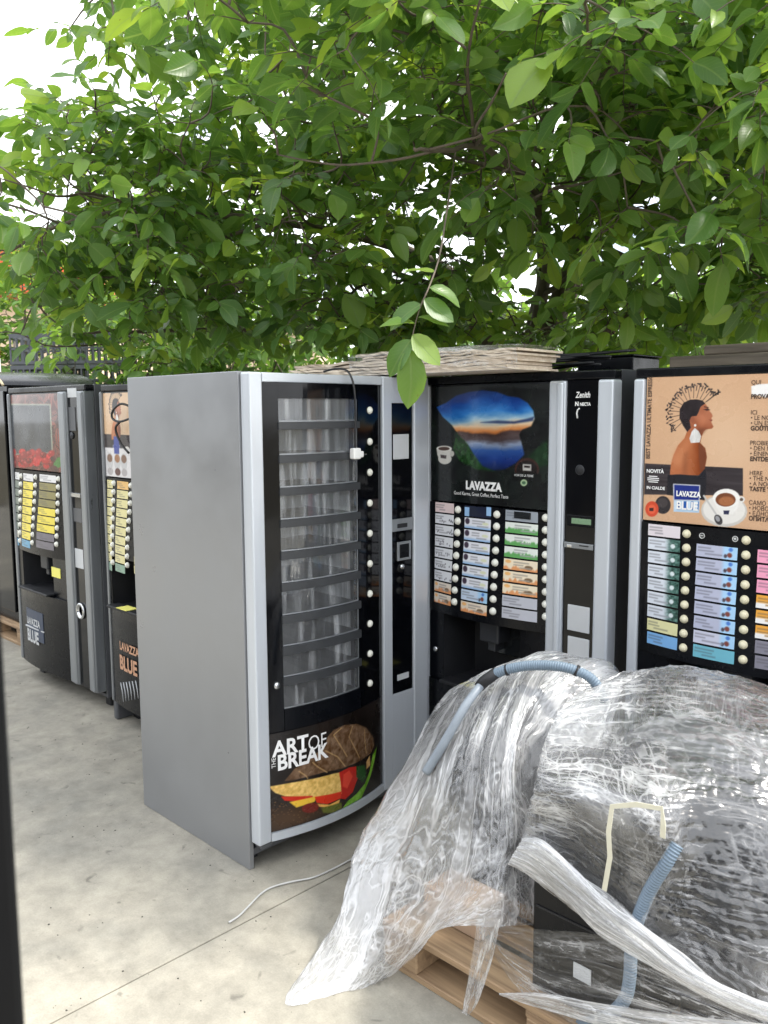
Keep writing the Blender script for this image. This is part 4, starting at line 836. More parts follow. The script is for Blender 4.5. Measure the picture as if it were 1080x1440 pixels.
a = q2(530, 358); box('sticky_note', a[0]-.01, a[0]+.10, -.05, .02, znic+.0145, znic+.017, M['yellow_note'], R, 0)
a = q2(527, 512); text('LAVAZZA', a[0], a[1], .062, M['lettering_rust'], R, fl, .006, .002, sx=.80); a = q2(527, 592); text('BLUE', a[0], a[1], .105, M['lettering_rust'], R, fl, .006, .004, sx=.85)
for k in range(6):
    a = q2(528+k*14, 655-k*2); b = q2(540+k*14, 735-k*3); u, z = (a[0]+b[0])/2, (a[1]+b[1])/2; y = float(fl(np.array(u), np.array(z)))
    tube('scratch_mark', [(a[0], y-.0022, a[1]), (u+.004, y-.002, z), (b[0], y-.0022, b[1])], .003, M['white_plate'], R, 5)
pts = [onY(px, py, 2.18-.012-d) for (px, py, d) in ((184, 572, .02), (170, 568, .03), (159, 577, .03), (158, 588, .03), (168, 593, .035), (184, 588, .03))]
pts2 = [onY(px, py, 2.18-.012-d) for (px, py, d) in ((168, 594, .03), (163, 600, .02), (164, 610, .015), (171, 625, .01), (181, 637, .01))]
cb = empty('hanging_cable', tuple(pts[0])); tag(cb, 'thin black cable looped over the poster of the half hidden machine', 'cable')
tube('loop', [p-pts[0] for p in catmull(pts, 30)], .006, M['cable_black'], cb); tube('tail', [p-pts[0] for p in catmull(pts2, 20)], .006, M['cable_black'], cb)

set_texts()
# ------------------------------------------------------------------ far black machine on its pallet
def pallet(name, x0, y0, rz, label, group=None, L_=1.2, Wd=.8):
    r = tag(empty(name, (x0, y0, 0), rz), label, 'pallet', group)
    for k in range(5):
        w_ = .145 if k % 2 == 0 else .10; yy = .0+(Wd-.145)*k/4+(.0225 if k % 2 else 0); box('deck_board', 0, L_, yy, yy+w_, .122, .144, M['pallet'], r, .003)
    for k in range(3): box('stringer_board', (L_-.145)*k/2+.002, (L_-.145)*k/2+.143, .002, Wd-.002, .100, .1215, M['pallet'], r, .003)
    for k in range(3):
        for j in range(3): box('block', (L_-.145)*k/2+.004, (L_-.145)*k/2+.141, (Wd-.12)*j/2+.003, (Wd-.12)*j/2+.117, .0225, .0995, M['pallet'], r, .004)
    for j in range(3): box('bottom_board', .003, L_-.003, (Wd-.12)*j/2+.005, (Wd-.12)*j/2+.115, .0, .022, M['pallet'], r, .003)
    return r
pallet('wooden_pallet', -7.25, 2.42, 0, 'pale wooden pallet under the plain black cabinet')
fm = tag(empty('black_cabinet', (-7.15, 2.47, .146)), 'plain black cabinet with curved beige sheet on top, standing on a pallet', 'cabinet')
bm = bmesh.new(); bm_box(bm, 0, .92, 0, .7, 0, 1.74, .012, 3); bm_obj('body', bm, M['black_satin'], fm)
box('door', .03, .89, -.02, -.001, .08, 1.70, M['black_gloss'], fm, .006, 2)
P_ = [(-.05, y, 1.86-.02*k) for k, y in enumerate((0, .1))]
v = []; prof = [(-.1, 1.85), (.45, 1.852), (.62, 1.845), (.78, 1.82), (.9, 1.78), (.96, 1.742)]
prof = [(x, z) for x, z in catmull(prof, 24)]
for (x, z) in prof: v += [(x, -.04, z), (x, .66, z)]
for (x, z) in prof: v += [(x, -.04, z-.012), (x, .66, z-.012)]
n = len(prof); f = []
for i in range(n-1):
    a = 2*i; f.append((a, a+2, a+3, a+1)); b = 2*n+2*i; f.append((b, b+1, b+3, b+2)); f.append((a, b, b+2, a+2)); f.append((a+1, a+3, b+3, b+1))
f += [(0, 1, 2*n+1, 2*n), (2*n-2, 4*n-2, 4*n-1, 2*n-1)]
mesh('top_sheet', v, f, M['black_satin'], fm)
tube('sheet_edge', [(x, -.044, z-.004) for x, z in prof[8:]], .010, M['sheet_beige'], fm, 6)
box('top_filler', .05, .80, .0, .6, 1.741, 1.80, M['black_matte'], fm, .01)

# ------------------------------------------------------------------ grey crates and striped pole behind, on the left
def crate(loc, src=[None], label='', group=''):
    if src[0] is None:
        r = empty('plastic_crate', loc); Lx, Ly, Hh = .6, .4, .30
        def side(nm, horizontal, fix):
            bm = bmesh.new(); n_ = 9 if horizontal else 6; ln = Lx if horizontal else Ly
            bars = [(0, ln, 0, .03), (0, ln, Hh-.04, Hh), (0, ln, Hh*.48, Hh*.48+.018)]
            for k in range(n_+1): x = (ln-.016)*k/n_; bars.append((x, x+.016, .03, Hh-.04))
            for (a, b, z0, z1) in bars:
                if horizontal: bm_box(bm, a, b, fix, fix+.014, z0, z1)
                else: bm_box(bm, fix, fix+.014, a+.0145, max(a+.016, b-.0145), z0, z1)
            bm_obj(nm, bm, M['crate'], r)
        side('crate_side', True, 0); side('crate_side', True, Ly-.014); side('crate_end', False, 0.0); side('crate_end', False, Lx-.014)
        box('crate_base', .015, Lx-.015, .015, Ly-.015, .002, .012, M['crate'], r, 0)
        src[0] = r
    else:
        r = src[0].copy(); COL.objects.link(r); r.location = loc
        for ch in src[0].children: c = ch.copy(); COL.objects.link(c); c.parent = r
    return tag(r, label, 'crate', group)
cb0 = slz(8.6, -3.72, 0)
ORD = ('bottom', 'second', 'third', 'fourth', 'fifth', 'sixth', 'seventh', 'topmost')
for col_ in range(2):
    for k in range(8):
        o = crate((cb0[0]+col_*.50, cb0[1]+col_*.36, .31*k), label='grey slotted plastic crate, '+ORD[k]+(' from the ground' if 0 < k < 7 else '')+(' in the stack beside the striped pole', ' in the stack behind the bean poster machine')[col_], group='grey slotted crates in two stacks')
        o.rotation_euler = (0, 0, YAW-.12)
pp = slz(7.6, -3.42, 0)
po = tag(empty('striped_pole', tuple(pp)), 'white pole with a red band beside the grey crates', 'pole')
for (nm, z0, z1, mt) in (('shaft', 0, 2.17, 'white_paint'), ('red_band', 2.172, 2.30, 'red'), ('shaft_top', 2.302, 2.42, 'white_paint')): lathe(nm, [(.045, z0), (.045, z1)], M[mt], po, (0, 0, 0), 16, 'z')

# ------------------------------------------------------------------ things lying on top of the machines
bx0, bx1 = float(onY(416, 500, 2.5)[0]), float(onY(758, 490, 2.62)[0])
bn = tag(empty('layered_board_bundle', (bx0, 2.60, 1.832), .03), 'long pale bundle of thin layered boards lying across the tops of two machines', 'bundle')
rl = random.Random(4); zl_ = 0.0
for k in range(8):
    th = rl.uniform(.008, .012); e0, e1 = rl.uniform(0, .05)+(.0 if k < 5 else .42), bx1-bx0-rl.uniform(0, .05)
    nx = 40; v = []
    for i in range(nx):
        x = e0+(e1-e0)*i/(nx-1); sag = .004*math.sin(i*.33+k*.8)+.003*math.sin(i*.9+k)+.006*math.sin(i*.13+1)
        for (yy, zz) in ((-.15+rl.uniform(-.004, .004), 0), (.15, 0), (.15, th-.0015), (-.15+rl.uniform(-.004, .004), th-.0015)): v.append((x, yy, zl_+zz+(sag*min(1, k/3) if k else 0)+.003))
    f = grid_faces(4, nx, closed=True)+[(3, 2, 1, 0), tuple(4*(nx-1)+j for j in range(4))]
    mesh('layer', v, f, M['bundle'], bn); zl_ += th
loft('wrap', [[A((x, -.158, .0)), A((x, -.160, zl_*.5)), A((x, -.154, zl_+.006+h_)), A((x, .0, zl_+.012+h_)), A((x, .15, zl_+.006))] for x, h_ in ((.40, .0), (.55, .004), (.75, .006), (.95, .004), (1.12, .002), (bx1-bx0+.004, -.004))], 160, 80, 'thin', bn, 77, .2, 8)
br = tag(empty('black_metal_brackets', (-2.15, 2.86, 1.836)), 'tangled black metal brackets lying on the blue poster machine', 'brackets')
rb = random.Random(3)
for k in range(9):
    x = rb.uniform(-.05, .35); a = rb.uniform(-.25, .25); ln = rb.uniform(.25, .5); z = .008+k*.0075
    P_ = [(x-ln/2*math.cos(a), .10*rb.random()+-ln/2*math.sin(a), z), (x, .05+.05*rb.random(), z+.012*rb.random()), (x+ln/2*math.cos(a), .1*rb.random()+ln/2*math.sin(a), z+.01)]
    tube('bracket', catmull(P_, 10), .0085, M['black_matte'], br, 6, .7)
for k in range(4):
    x = -.12+k*.05; tube('hook', catmull([(x, 0, .012+.01*k), (x-.06, -.03, .03), (x-.10, -.02, .02+.01*k), (x-.12, .0, .04)], 10), .008, M['black_matte'], br, 6)
bb = tag(empty('flat_black_box', (-1.95, 3.08, 1.836)), 'flat black tray lying behind the tangled brackets', 'box')
box('tray', .02, .27, 0, .22, 0, .062, M['black_satin'], bb, .006, 2); box('tray_lip', .012, .278, -.008, .228, .0625, .070, M['black_satin'], bb, .003)
pk_ = tag(empty('weathered_plank', (-1.50, 3.02, 1.834)), 'weathered grey wooden plank on the portrait poster machine', 'plank')
box('plank', 0, 1.25, 0, .14, 0, .05, M['old_plank'], pk_, .006, 2); box('plank', .12, 1.30, .02, .13, .051, .085, M['old_plank'], pk_, .006, 2)

# ------------------------------------------------------------------ cable on the floor and the dark post close by
pts = [onZ(px, py, .006) for (px, py) in ((322, 1297), (336, 1288), (352, 1272), (368, 1256), (384, 1247), (410, 1240), (440, 1234), (468, 1222), (500, 1205))]
cbl = tag(tube('floor_cable', catmull(pts, 60), .0032, M['cable_grey'], None, 8), 'pale grey cable lying on the concrete along the slab joint', 'cable')
d = ray(29, 1440); d = d/np.hypot(d[0], d[1])*.5
pst = tag(empty('dark_post', (float(d[0]), float(d[1]), 0)), 'dark painted square steel post standing on the concrete, almost black', 'post')
pst.rotation_euler = (0, 0, math.atan2(d[1], d[0])+math.pi/2)
# post face to the left of its right-hand edge
bm = bmesh.new(); bm_box(bm, -.002, .062, -.03, .03, .01, 2.1, .004, 2); bm_obj('shaft', bm, M['post'], pst); box('base_plate', -.03, .09, -.06, .06, .0, .0098, M['post'], pst, .002)

# ------------------------------------------------------------------ pallet with two wrapped loads
pallet('loaded_pallet', -1.73, 1.728, 0, 'wooden pallet under the loads wrapped in crumpled clear film')
# contents
cL = tag(empty('tall_dark_cabinet', (-1.68, 2.0, .146)), 'dark cabinet inside the film below the blue hose', 'cabinet')
box('body', 0, .33, .08, .42, 0, .58, M['charcoal'], cL, .02, 3); box('door', .05, .20, .065, .079, .05, .54, M['black_satin'], cL, .01, 2)
cd1 = tag(box('cardboard_piece', -1.66, -1.44, 1.84, 1.97, .146, .24, M['card'], None, .004), 'brown cardboard piece under the crumpled film at the foot of the dark cabinet', 'cardboard')
FY = 1.79
cBx = tag(empty('black_appliance', (-1.222, FY, .146)), 'black box appliance with white sticker on the pallet, half wrapped in film', 'appliance')
box('body', 0, .322, 0, .225, 0, .59, M['black_satin'], cBx, .006, 2); a = onY(807, 1352, FY); b = onY(831, 1386, FY); box('sticker', a[0]+1.222, b[0]+1.222, -.002, .0005, b[2]-.146, a[2]-.146, M['white_plate'], cBx, 0)
box('panel_seam', .012, .310, -.003, .0005, .235, .24, M['black_matte'], cBx, 0)
cC2 = tag(empty('rear_wrapped_cabinet', (-1.20, 2.035, .146)), 'dark rounded cabinet standing behind the black appliance inside the film', 'cabinet')
box('body', 0, .62, .10, .42, 0, .58, M['charcoal'], cC2, .03, 3); box('lid', .03, .59, .13, .40, .5805, .62, M['dark_grey'], cC2, .01, 2)
cC3 = tag(empty('low_wrapped_cabinet', (-.875, 1.93, .146)), 'low dark cabinet right of the black appliance inside the film', 'cabinet')
cC3['label'] = 'low dark cabinet beside the black appliance, seen through streaky film'
box('body', 0, .34, 0, .13, 0, .42, M['black_satin'], cC3, .012, 2)
# left film
def Yp(L_): return [onY(*a) for a in L_]
A = np.array
K = []
K.append([A((-1.78, 2.50, .12)), A((-1.74, 2.47, .6)), A((-1.70, 2.38, .83)), A((-1.82, 2.30, .6)), A((-1.94, 2.25, .40)), A((-2.02, 2.2, .18)), A((-2.06, 2.15, .03))])
K.append([A((-1.74, 2.50, .12)), A((-1.70, 2.48, .6)), onY(648, 962, 2.22), onY(566, 1085, 2.05), onY(503, 1195, 1.88), onY(472, 1300, 1.66), onZ(403, 1396, .006)])
K.append([A((-1.66, 2.50, .12)), A((-1.64, 2.48, .7)), onY(676, 950, 2.22), onY(612, 1060, 1.97), onY(562, 1190, 1.84), onY(525, 1305, 1.68), onZ(488, 1394, .006)])
K.append([A((-1.58, 2.50, .12)), A((-1.56, 2.48, .8)), onY(708, 942, 2.22), onY(655, 1040, 1.945), onY(625, 1180, 1.80), onY(592, 1290, 1.71), onZ(548, 1375, .012)])
K.append([A((-1.50, 2.50, .12)), A((-1.48, 2.48, .8)), onY(740, 938, 2.22), onY(697, 1035, 1.935), onY(680, 1170, 1.80), onY(652, 1265, 1.715), onY(612, 1310, 1.69)])
K.append([A((-1.44, 2.50, .12)), A((-1.42, 2.48, .8)), onY(772, 942, 2.22), onY(724, 1035, 1.945), onY(716, 1160, 1.83), onY(706, 1245, 1.745), onY(692, 1302, 1.715)])
K.append([A((-1.38, 2.50, .12)), A((-1.36, 2.48, .8)), onY(800, 952, 2.22), onY(742, 1040, 1.99), onY(744, 1160, 1.90), onY(743, 1235, 1.88), onY(741, 1300, 1.86)])
K.append([A((-1.30, 2.50, .12)), A((-1.30, 2.48, .7)), A((-1.30, 2.40, .84)), A((-1.275, 2.25, .7)), A((-1.27, 2.2, .5)), A((-1.27, 2.15, .3)), A((-1.27, 2.10, .16))])
fL = tag(empty('crumpled_film', (0, 0, 0)), 'crumpled clear stretch film flaring from the dark cabinet down to the concrete', 'plastic film')
loft('sheet', K, 760, 460, 'left', fL, 3)
t0 = onY(676, 1290, 1.712); t1 = onY(703, 1296, 1.712)
tl_ = [[onY(672, 1285, 1.712), onY(664, 1345, 1.70), onY(652, 1410, 1.695), onY(650, 1424, 1.693)], [onY(690, 1290, 1.700), onY(680, 1345, 1.690), onY(662, 1405, 1.688), onY(656, 1428, 1.69)], [onY(704, 1293, 1.712), onY(692, 1350, 1.70), onY(674, 1405, 1.695), onY(661, 1426, 1.693)]]
loft('hanging_strip', tl_, 50, 110, 'left', fL, 5, .2, 5)
# right film
K = []
def over(L_, zb=.15): p = [onY(*a) for a in L_]; t = p[0]; return [A((t[0], 2.52, zb)), A((t[0], 2.50, t[2]-.10)), A((t[0], 2.40, t[2]-.01))]+p
K.append([A((-1.27, 2.52, .15)), A((-1.265, 2.51, .6)), A((-1.265, 2.42, .85)), A((-1.275, 2.3, .88)), A((-1.285, 2.15, .80)), A((-1.275, 2.10, .62)), A((-1.265, 2.06, .48)), A((-1.26, 2.05, .40))])
K.append(over([(806, 980, 2.12), (768, 1035, 1.96), (752, 1096, 1.783), (739, 1150, 1.778), (732, 1195, 1.77)]))
K.append(over([(862, 962, 2.17), (835, 1030, 1.98), (822, 1112, 1.775), (810, 1180, 1.772), (800, 1246, 1.765)]))
K.append(over([(922, 959, 2.20), (905, 1040, 1.98), (908, 1140, 1.772), (900, 1240, 1.768), (890, 1312, 1.755)]))
K.append(over([(1000, 972, 2.24), (1000, 1050, 2.04), (988, 1150, 1.87), (980, 1270, 1.80), (975, 1368, 1.75)]))
K.append(over([(1088, 998, 2.28), (1098, 1070, 2.12), (1098, 1170, 1.96), (1092, 1300, 1.87), (1085, 1440, 1.80)]))
K.append(over([(1180, 1040, 2.32), (1200, 1100, 2.22), (1212, 1200, 2.1), (1212, 1330, 2.0), (1212, 1470, 1.92)]))
K.append([A((-.44, 2.54, .15)), A((-.44, 2.52, .5)), A((-.46, 2.45, .75)), A((-.42, 2.40, .78)), A((-.40, 2.35, .62)), A((-.39, 2.25, .45)), A((-.39, 2.2, .30)), A((-.39, 2.15, .18))])
fR = tag(empty('taut_film', (0, 0, 0)), 'streaky clear stretch film pulled over the black appliance and the cabinets behind', 'plastic film')
loft('sheet', K, 520, 680, 'right', fR, 8, .9)
rbd = random.Random(9)
for (o0, sc_, dep, sd) in ((-9, .55, .0, 12), (6, .6, .010, 13), (0, 1.0, -.006, 14), (12, .4, -.012, 15), (-16, .4, -.014, 16)):
    bd = []
    for (px, py, hw_, Y) in ((726, 1194, 20, 1.768), (752, 1205, 29, 1.738), (800, 1243, 27, 1.750), (850, 1284, 24, 1.744), (900, 1322, 21, 1.739), (950, 1358, 19, 1.732), (1000, 1388, 16, 1.722), (1050, 1412, 14, 1.712), (1110, 1432, 13, 1.702)):
        nx_, ny_ = .5, -.86; h_ = hw_*sc_*rbd.uniform(.75, 1.2); o1 = (o0+rbd.uniform(-3, 3))*hw_/26; px, py = px+nx_*o1, py+ny_*o1
        bd.append([onY(px+nx_*h_, py+ny_*h_, Y-dep), onY(px+nx_*h_*.4, py+ny_*h_*.4, Y-dep-.014), onY(px-nx_*h_*.4, py-ny_*h_*.4, Y-dep-.014), onY(px-nx_*h_, py-ny_*h_, Y-dep)])
    loft('bunched_band', bd, 260, 50, 'band', fR, sd, .35, 6)
lo = []
for (px, y0, y1, Y) in ((668, 1296, 1302, 1.724), (690, 1299, 1335, 1.722), (722, 1303, 1385, 1.720), (770, 1308, 1425, 1.738), (850, 1318, 1456, 1.742), (960, 1372, 1470, 1.735), (1080, 1425, 1500, 1.72)):
    lo.append([onY(px, y0+(y1-y0)*t, Y-.006*math.sin(t*3.1)) for t in (0, .33, .66, 1)])
loft('low_band', lo, 300, 130, 'thin', fR, 15, .3, 7)
lo = []
for (px, y0, y1, Y) in ((702, 1396, 1400, 1.716), (760, 1396, 1418, 1.716), (830, 1408, 1440, 1.722), (930, 1424, 1466, 1.725), (1080, 1440, 1490, 1.71)):
    lo.append([onY(px, y0+(y1-y0)*t, Y-.006*math.sin(t*3.1)) for t in (0, .33, .66, 1)])
loft('low_band', lo, 200, 60, 'band', fR, 25, .3, 7)

# ------------------------------------------------------------------ hoses and strap
def hose(name, pts, r, mt, parent, n=14, pitch=.0075):
    P = catmull(pts, 400); d_ = np.concatenate([[0], np.cumsum(np.linalg.norm(np.diff(P, axis=0), axis=1))]); L_ = d_[-1]; m_ = int(L_/pitch*5)
    s = np.linspace(0, L_, m_); Q = np.stack([np.interp(s, d_, P[:, i]) for i in range(3)], -1); rad = r*(1+.085*np.clip(np.cos(s/pitch*2*math.pi)*1.6, -1, 1))
    return tube(name, Q, rad, mt, parent, n)
h1 = tag(empty('waste_hose', (0, 0, 0)), 'blue grey corrugated hose with straight grey wand arched over the crumpled film', 'hose')
hp = [onY(698, 947, 2.08), onY(715, 941, 2.09), onY(745, 936, 2.11), onY(785, 937, 2.13), onY(815, 945, 2.15), onY(835, 958, 2.17), onY(850, 985, 2.2)]
hose('corrugated_hose', hp, .0148, M['hose_blue'], h1)
tube('collar', [onY(674, 966, 2.065), onY(680, 959, 2.07), onY(698, 946, 2.08)], [.0172, .0186, .0176], M['black_matte'], h1, 16)
tube('wand', catmull([onY(599, 1086, 1.895), onY(625, 1044, 1.93), onY(655, 992, 1.99), onY(677, 963, 2.065)], 24), np.linspace(.0150, .0132, 24), M['wand_grey'], h1, 16)
for (px, py, Y) in ((711, 942.5, 2.088), (809, 942, 2.146)):
    p = onY(px, py, Y); p2 = onY(px+4, py-.6 if px < 750 else py+2, Y+.004); tube('cable_tie', [p, p2], .0175, M['black_matte'], h1, 14)
h2 = tag(empty('drain_hose', (0, 0, 0)), 'blue grey corrugated hose running down the front of the black appliance', 'hose')
hp = [onY(952, 1188, 1.80), onY(938, 1212, 1.782), onY(915, 1250, 1.775), onY(898, 1290, 1.772), onY(888, 1330, 1.772), onY(886, 1370, 1.770), onY(880, 1402, 1.768), onY(862, 1424, 1.765), onY(838, 1436, 1.765), onY(800, 1446, 1.765)]
hose('corrugated_hose', hp, .0148, M['hose_blue'], h2)
st = [onY(850, 1252, 1.738), onY(858, 1205, 1.738), onY(856, 1170, 1.738), onY(861, 1134, 1.738), onY(895, 1131, 1.738), onY(931, 1137, 1.738), onY(933, 1160, 1.738), onY(932, 1178, 1.742)]
def strap_line(P, w_):
    v = []; f = []
    P = np.asarray(P)
    for i, p in enumerate(P):
        t = P[min(i+1, len(P)-1)]-P[max(i-1, 0)]; t /= np.linalg.norm(t); n = np.cross(t, A((0, 1, 0))); n /= np.linalg.norm(n)
        for sx, sy in ((1, 0), (1, -.002), (-1, -.002), (-1, 0)): v.append(p+n*w_*sx+A((0, sy, 0)))
    for i in range(len(P)-1):
        for j in range(4): a, b = 4*i+j, 4*i+(j+1) % 4; f.append((a, b, b+4, a+4))
    f += [(3, 2, 1, 0), tuple(4*(len(P)-1)+j for j in range(4))]
    return v, f
v, f = strap_line([p for k in (0,) for p in st], .0062)
tag(mesh('cream_strap', v, f, M['strap'], None), 'cream flat strap bent over the film on the black appliance', 'strap')
wl = [onY(820, 1412, 1.745), onY(832, 1416, 1.74), onY(838, 1428, 1.74), onY(836, 1446, 1.74)]
tag(tube('white_wire', catmull(wl, 20), .0035, M['white_plastic'], None, 6), 'short white wire curling at the foot of the drain hose', 'wire')

for o_, b_ in ((fL, (-1.55, 2.1, 0.0)), (fR, (-.95, 2.1, .146)), (h1, tuple(onY(599, 1086, 1.895))), (h2, tuple(onY(862, 1424, 1.765)))):
    o_.location = b_
    for ch in o_.children: ch.location = tuple(-x_ for x_ in b_)
# ------------------------------------------------------------------ house beyond the trees
hs = tag(empty('cream_house', tuple(slz(20, -8.6, 0)), YAW), 'cream rendered house with orange tiled roof showing through the leaves', 'house')
box('wall', -8, 1.4, 0, 7, 0, 4.35, M['house_wall'], hs, .02)
v = [(-8.4, -.5, 4.30), (1.8, -.5, 4.30), (1.8, 7.5, 4.30), (-8.4, 7.5, 4.30), (-8.4, 3.5, 6.1), (1.8, 3.5, 6.1)]
mesh('roof', v, [(0, 1, 5, 4), (2, 3, 4, 5), (0, 4, 3), (1, 2, 5), (3, 2, 1, 0)], M['roof'], hs)
for x in (-6.5, -3.6, -.9):
    wn = box('window', x, x+1.1, -.03, -.002, 1.3, 2.7, M['dark_glass'], hs, .01); box('frame', x-.08, x, -.06, -.002, 1.2, 2.8, M['white_paint'], wn, .005); box('frame', x+1.1, x+1.18, -.06, -.002, 1.2, 2.8, M['white_paint'], wn, .005)
for k in range(24):                                        # rows of tiles ride on the near roof slope
    y = -.5+4*k/24; z = 4.30+1.8*k/24
    bm = bmesh.new()
    bm_box(bm, -8.4, 1.8, y, y+.19, z+.01, z+.07)
    bm_obj('tile_row', bm, M['roof'], hs)

ob = tag(empty('cream_outbuilding', tuple(slz(13.5, -3.6, 0)), YAW), 'low cream outbuilding behind the bushes with flat roof edge', 'building')
box('wall', 0, 2.6, 0, 3, 0, 2.95, M['house_wall'], ob, .02); box('roof_edge', -.15, 2.75, -.15, 3.15, 2.951, 3.08, M['white_paint'], ob, .01)
# unseen building added behind the viewer so the glossy fronts mirror something dark
wk = tag(empty('added_reflection_building', (-17, -6.2, 0)), 'added unseen dark building with roller doors for the glossy fronts to mirror', 'building')
box('wall', 0, 25, -6, 0, 0, 3.6, M['reflection_wall'], wk, .02); box('roof_edge', -.3, 25.3, -6.3, .3, 3.601, 3.8, M['charcoal'], wk, .02)
for x in (1.5, 6.5, 11.5, 16.5):
    dr_ = box('roller_door', x, x+3.4, .002, .05, 0, 3.0, M['charcoal'], wk, .01)
    for k in range(10): box('slat', x+.05, x+3.35, .0505, .075, .04+k*.295, .04+k*.295+.27, M['charcoal'], dr_, .008)

# ------------------------------------------------------------------ trees
def leaflet(var):
    """broad walnut leaflet, length 1 along +y, folded on its midrib and drooping"""
    r = np.random.default_rng(var); ys = np.array([0, .10, .28, .5, .70, .87, 1.0]); wd = np.array([.012, .13, .225, .262, .225, .125, .0])*(1+.12*(var % 3-1)); fold = .10+.10*(var % 2); dr = (.18, .34, .10, .26)[var % 4]
    V = []; UV = []
    tw = (var-1.5)*.18
    for y, w_ in zip(ys, wd):
        zc = -dr*y*y+.04*y; wv = .018*math.sin(y*9+var)
        for s, k in ((-1, 0), (0, .5), (1, 1)):
            x = s*w_; z = zc+abs(s)*w_*fold*2+wv*s+x*tw*y; V.append((x+.05*math.sin(y*3)*((var % 3)-1), y, z)); UV.append((.5+s*.5*(w_/.27), y))
    F_ = []
    for i in range(len(ys)-1):
        a = 3*i
        if i < len(ys)-2: F_ += [(a, a+1, a+4, a+3), (a+1, a+2, a+5, a+4)]
        else: F_ += [(a, a+1, a+4), (a+1, a+2, a+4)]
    return np.array(V), F_, np.array(UV)
LEAF = [leaflet(k) for k in range(4)]
for k in range(4):                                         # last row: keep only the tip vertex (edge vertices coincide)
    V, F_, UV = LEAF[k]; n = len(V); keep = list(range(n-3))+[n-2]; V = V[keep]; UV = UV[keep]; mp_ = {o: i for i, o in enumerate(keep)}
    LEAF[k] = (V, [tuple(mp_[i] for i in q_) for q_ in F_], UV)
LEAF_ME = []
for k, (V, F_, UV) in enumerate(LEAF):
    me = bpy.data.meshes.new('leaf'); me.from_pydata(V.tolist(), [], F_); me.materials.append(M['leaf']); ul = me.uv_layers.new(name='UVMap')
    idx = np.zeros(len(me.loops), np.int32); me.loops.foreach_get('vertex_index', idx); ul.data.foreach_set('uv', UV[idx].astype(np.float32).ravel()); me.polygons.foreach_set('use_smooth', [True]*len(me.polygons)); LEAF_ME.append(me)
def unit(v): return v/(np.linalg.norm(v)+1e-9)
def foliage_mesh(name, mats, vars_, lv, parent):
    """all remaining leaflets as one mesh"""
    vs_, fs_, uvs, lvs = [], [], [], []; off = 0; loops = []; starts = []; tot = []
    mats = np.array(mats); vars_ = np.array(vars_); lv = np.array(lv)
    for k, (V, F_, UV) in enumerate(LEAF):
        mm = mats[vars_ == k]; l_ = lv[vars_ == k]
        if len(mm) == 0: continue
        W_ = np.einsum('nij,vj->nvi', mm[:, :3, :3], V)+mm[:, None, :3, 3]; n, nv = W_.shape[:2]
        vs_.append(W_.reshape(-1, 3)); lvs.append(np.repeat(l_, nv)); base = off+np.arange(n)*nv
        for q_ in F_:
            fs_.append((len(q_), (base[:, None]+np.array(q_)[None]), UV[list(q_)])) 
        off += n*nv
    V = np.concatenate(vs_); me = bpy.data.meshes.new(name); me.vertices.add(len(V)); me.vertices.foreach_set('co', V.astype(np.float32).ravel())
    L_ = np.concatenate([a.ravel() for _, a, _ in fs_]); cnt = np.concatenate([np.full(len(a), c) for c, a, _ in fs_]); st_ = np.concatenate([[0], np.cumsum(cnt)[:-1]])
    UVL = np.concatenate([np.tile(u, (len(a), 1)) for _, a, u in fs_])
    me.loops.add(len(L_)); me.loops.foreach_set('vertex_index', L_.astype(np.int32)); me.polygons.add(len(cnt)); me.polygons.foreach_set('loop_start', st_.astype(np.int32)); me.polygons.foreach_set('loop_total', cnt.astype(np.int32))
    me.update(calc_edges=True); ul = me.uv_layers.new(name='UVMap'); ul.data.foreach_set('uv', UVL.astype(np.float32).ravel())
    at = me.attributes.new('lv', 'FLOAT', 'POINT'); at.data.foreach_set('value', np.concatenate(lvs).astype(np.float32)); me.polygons.foreach_set('use_smooth', [True]*len(me.polygons))
    me.materials.append(M['leaf_mass']); o = link(name, me, parent); o['kind'] = 'stuff'; return o
SOLIDS = [(-3.24, 1.70, -2.38, 2.72, 1.86), (-5.52, 2.12, -.5, 3.5, 1.90), (-7.3, 2.3, -6.1, 3.3, 2.0)]
def blocked(p, mrg=.05):
    for (x0, y0, x1, y1, z1) in SOLIDS:
        if x0-mrg < p[0] < x1+mrg and y0-mrg < p[1] < y1+mrg and p[2] < z1+mrg: return True
    return False
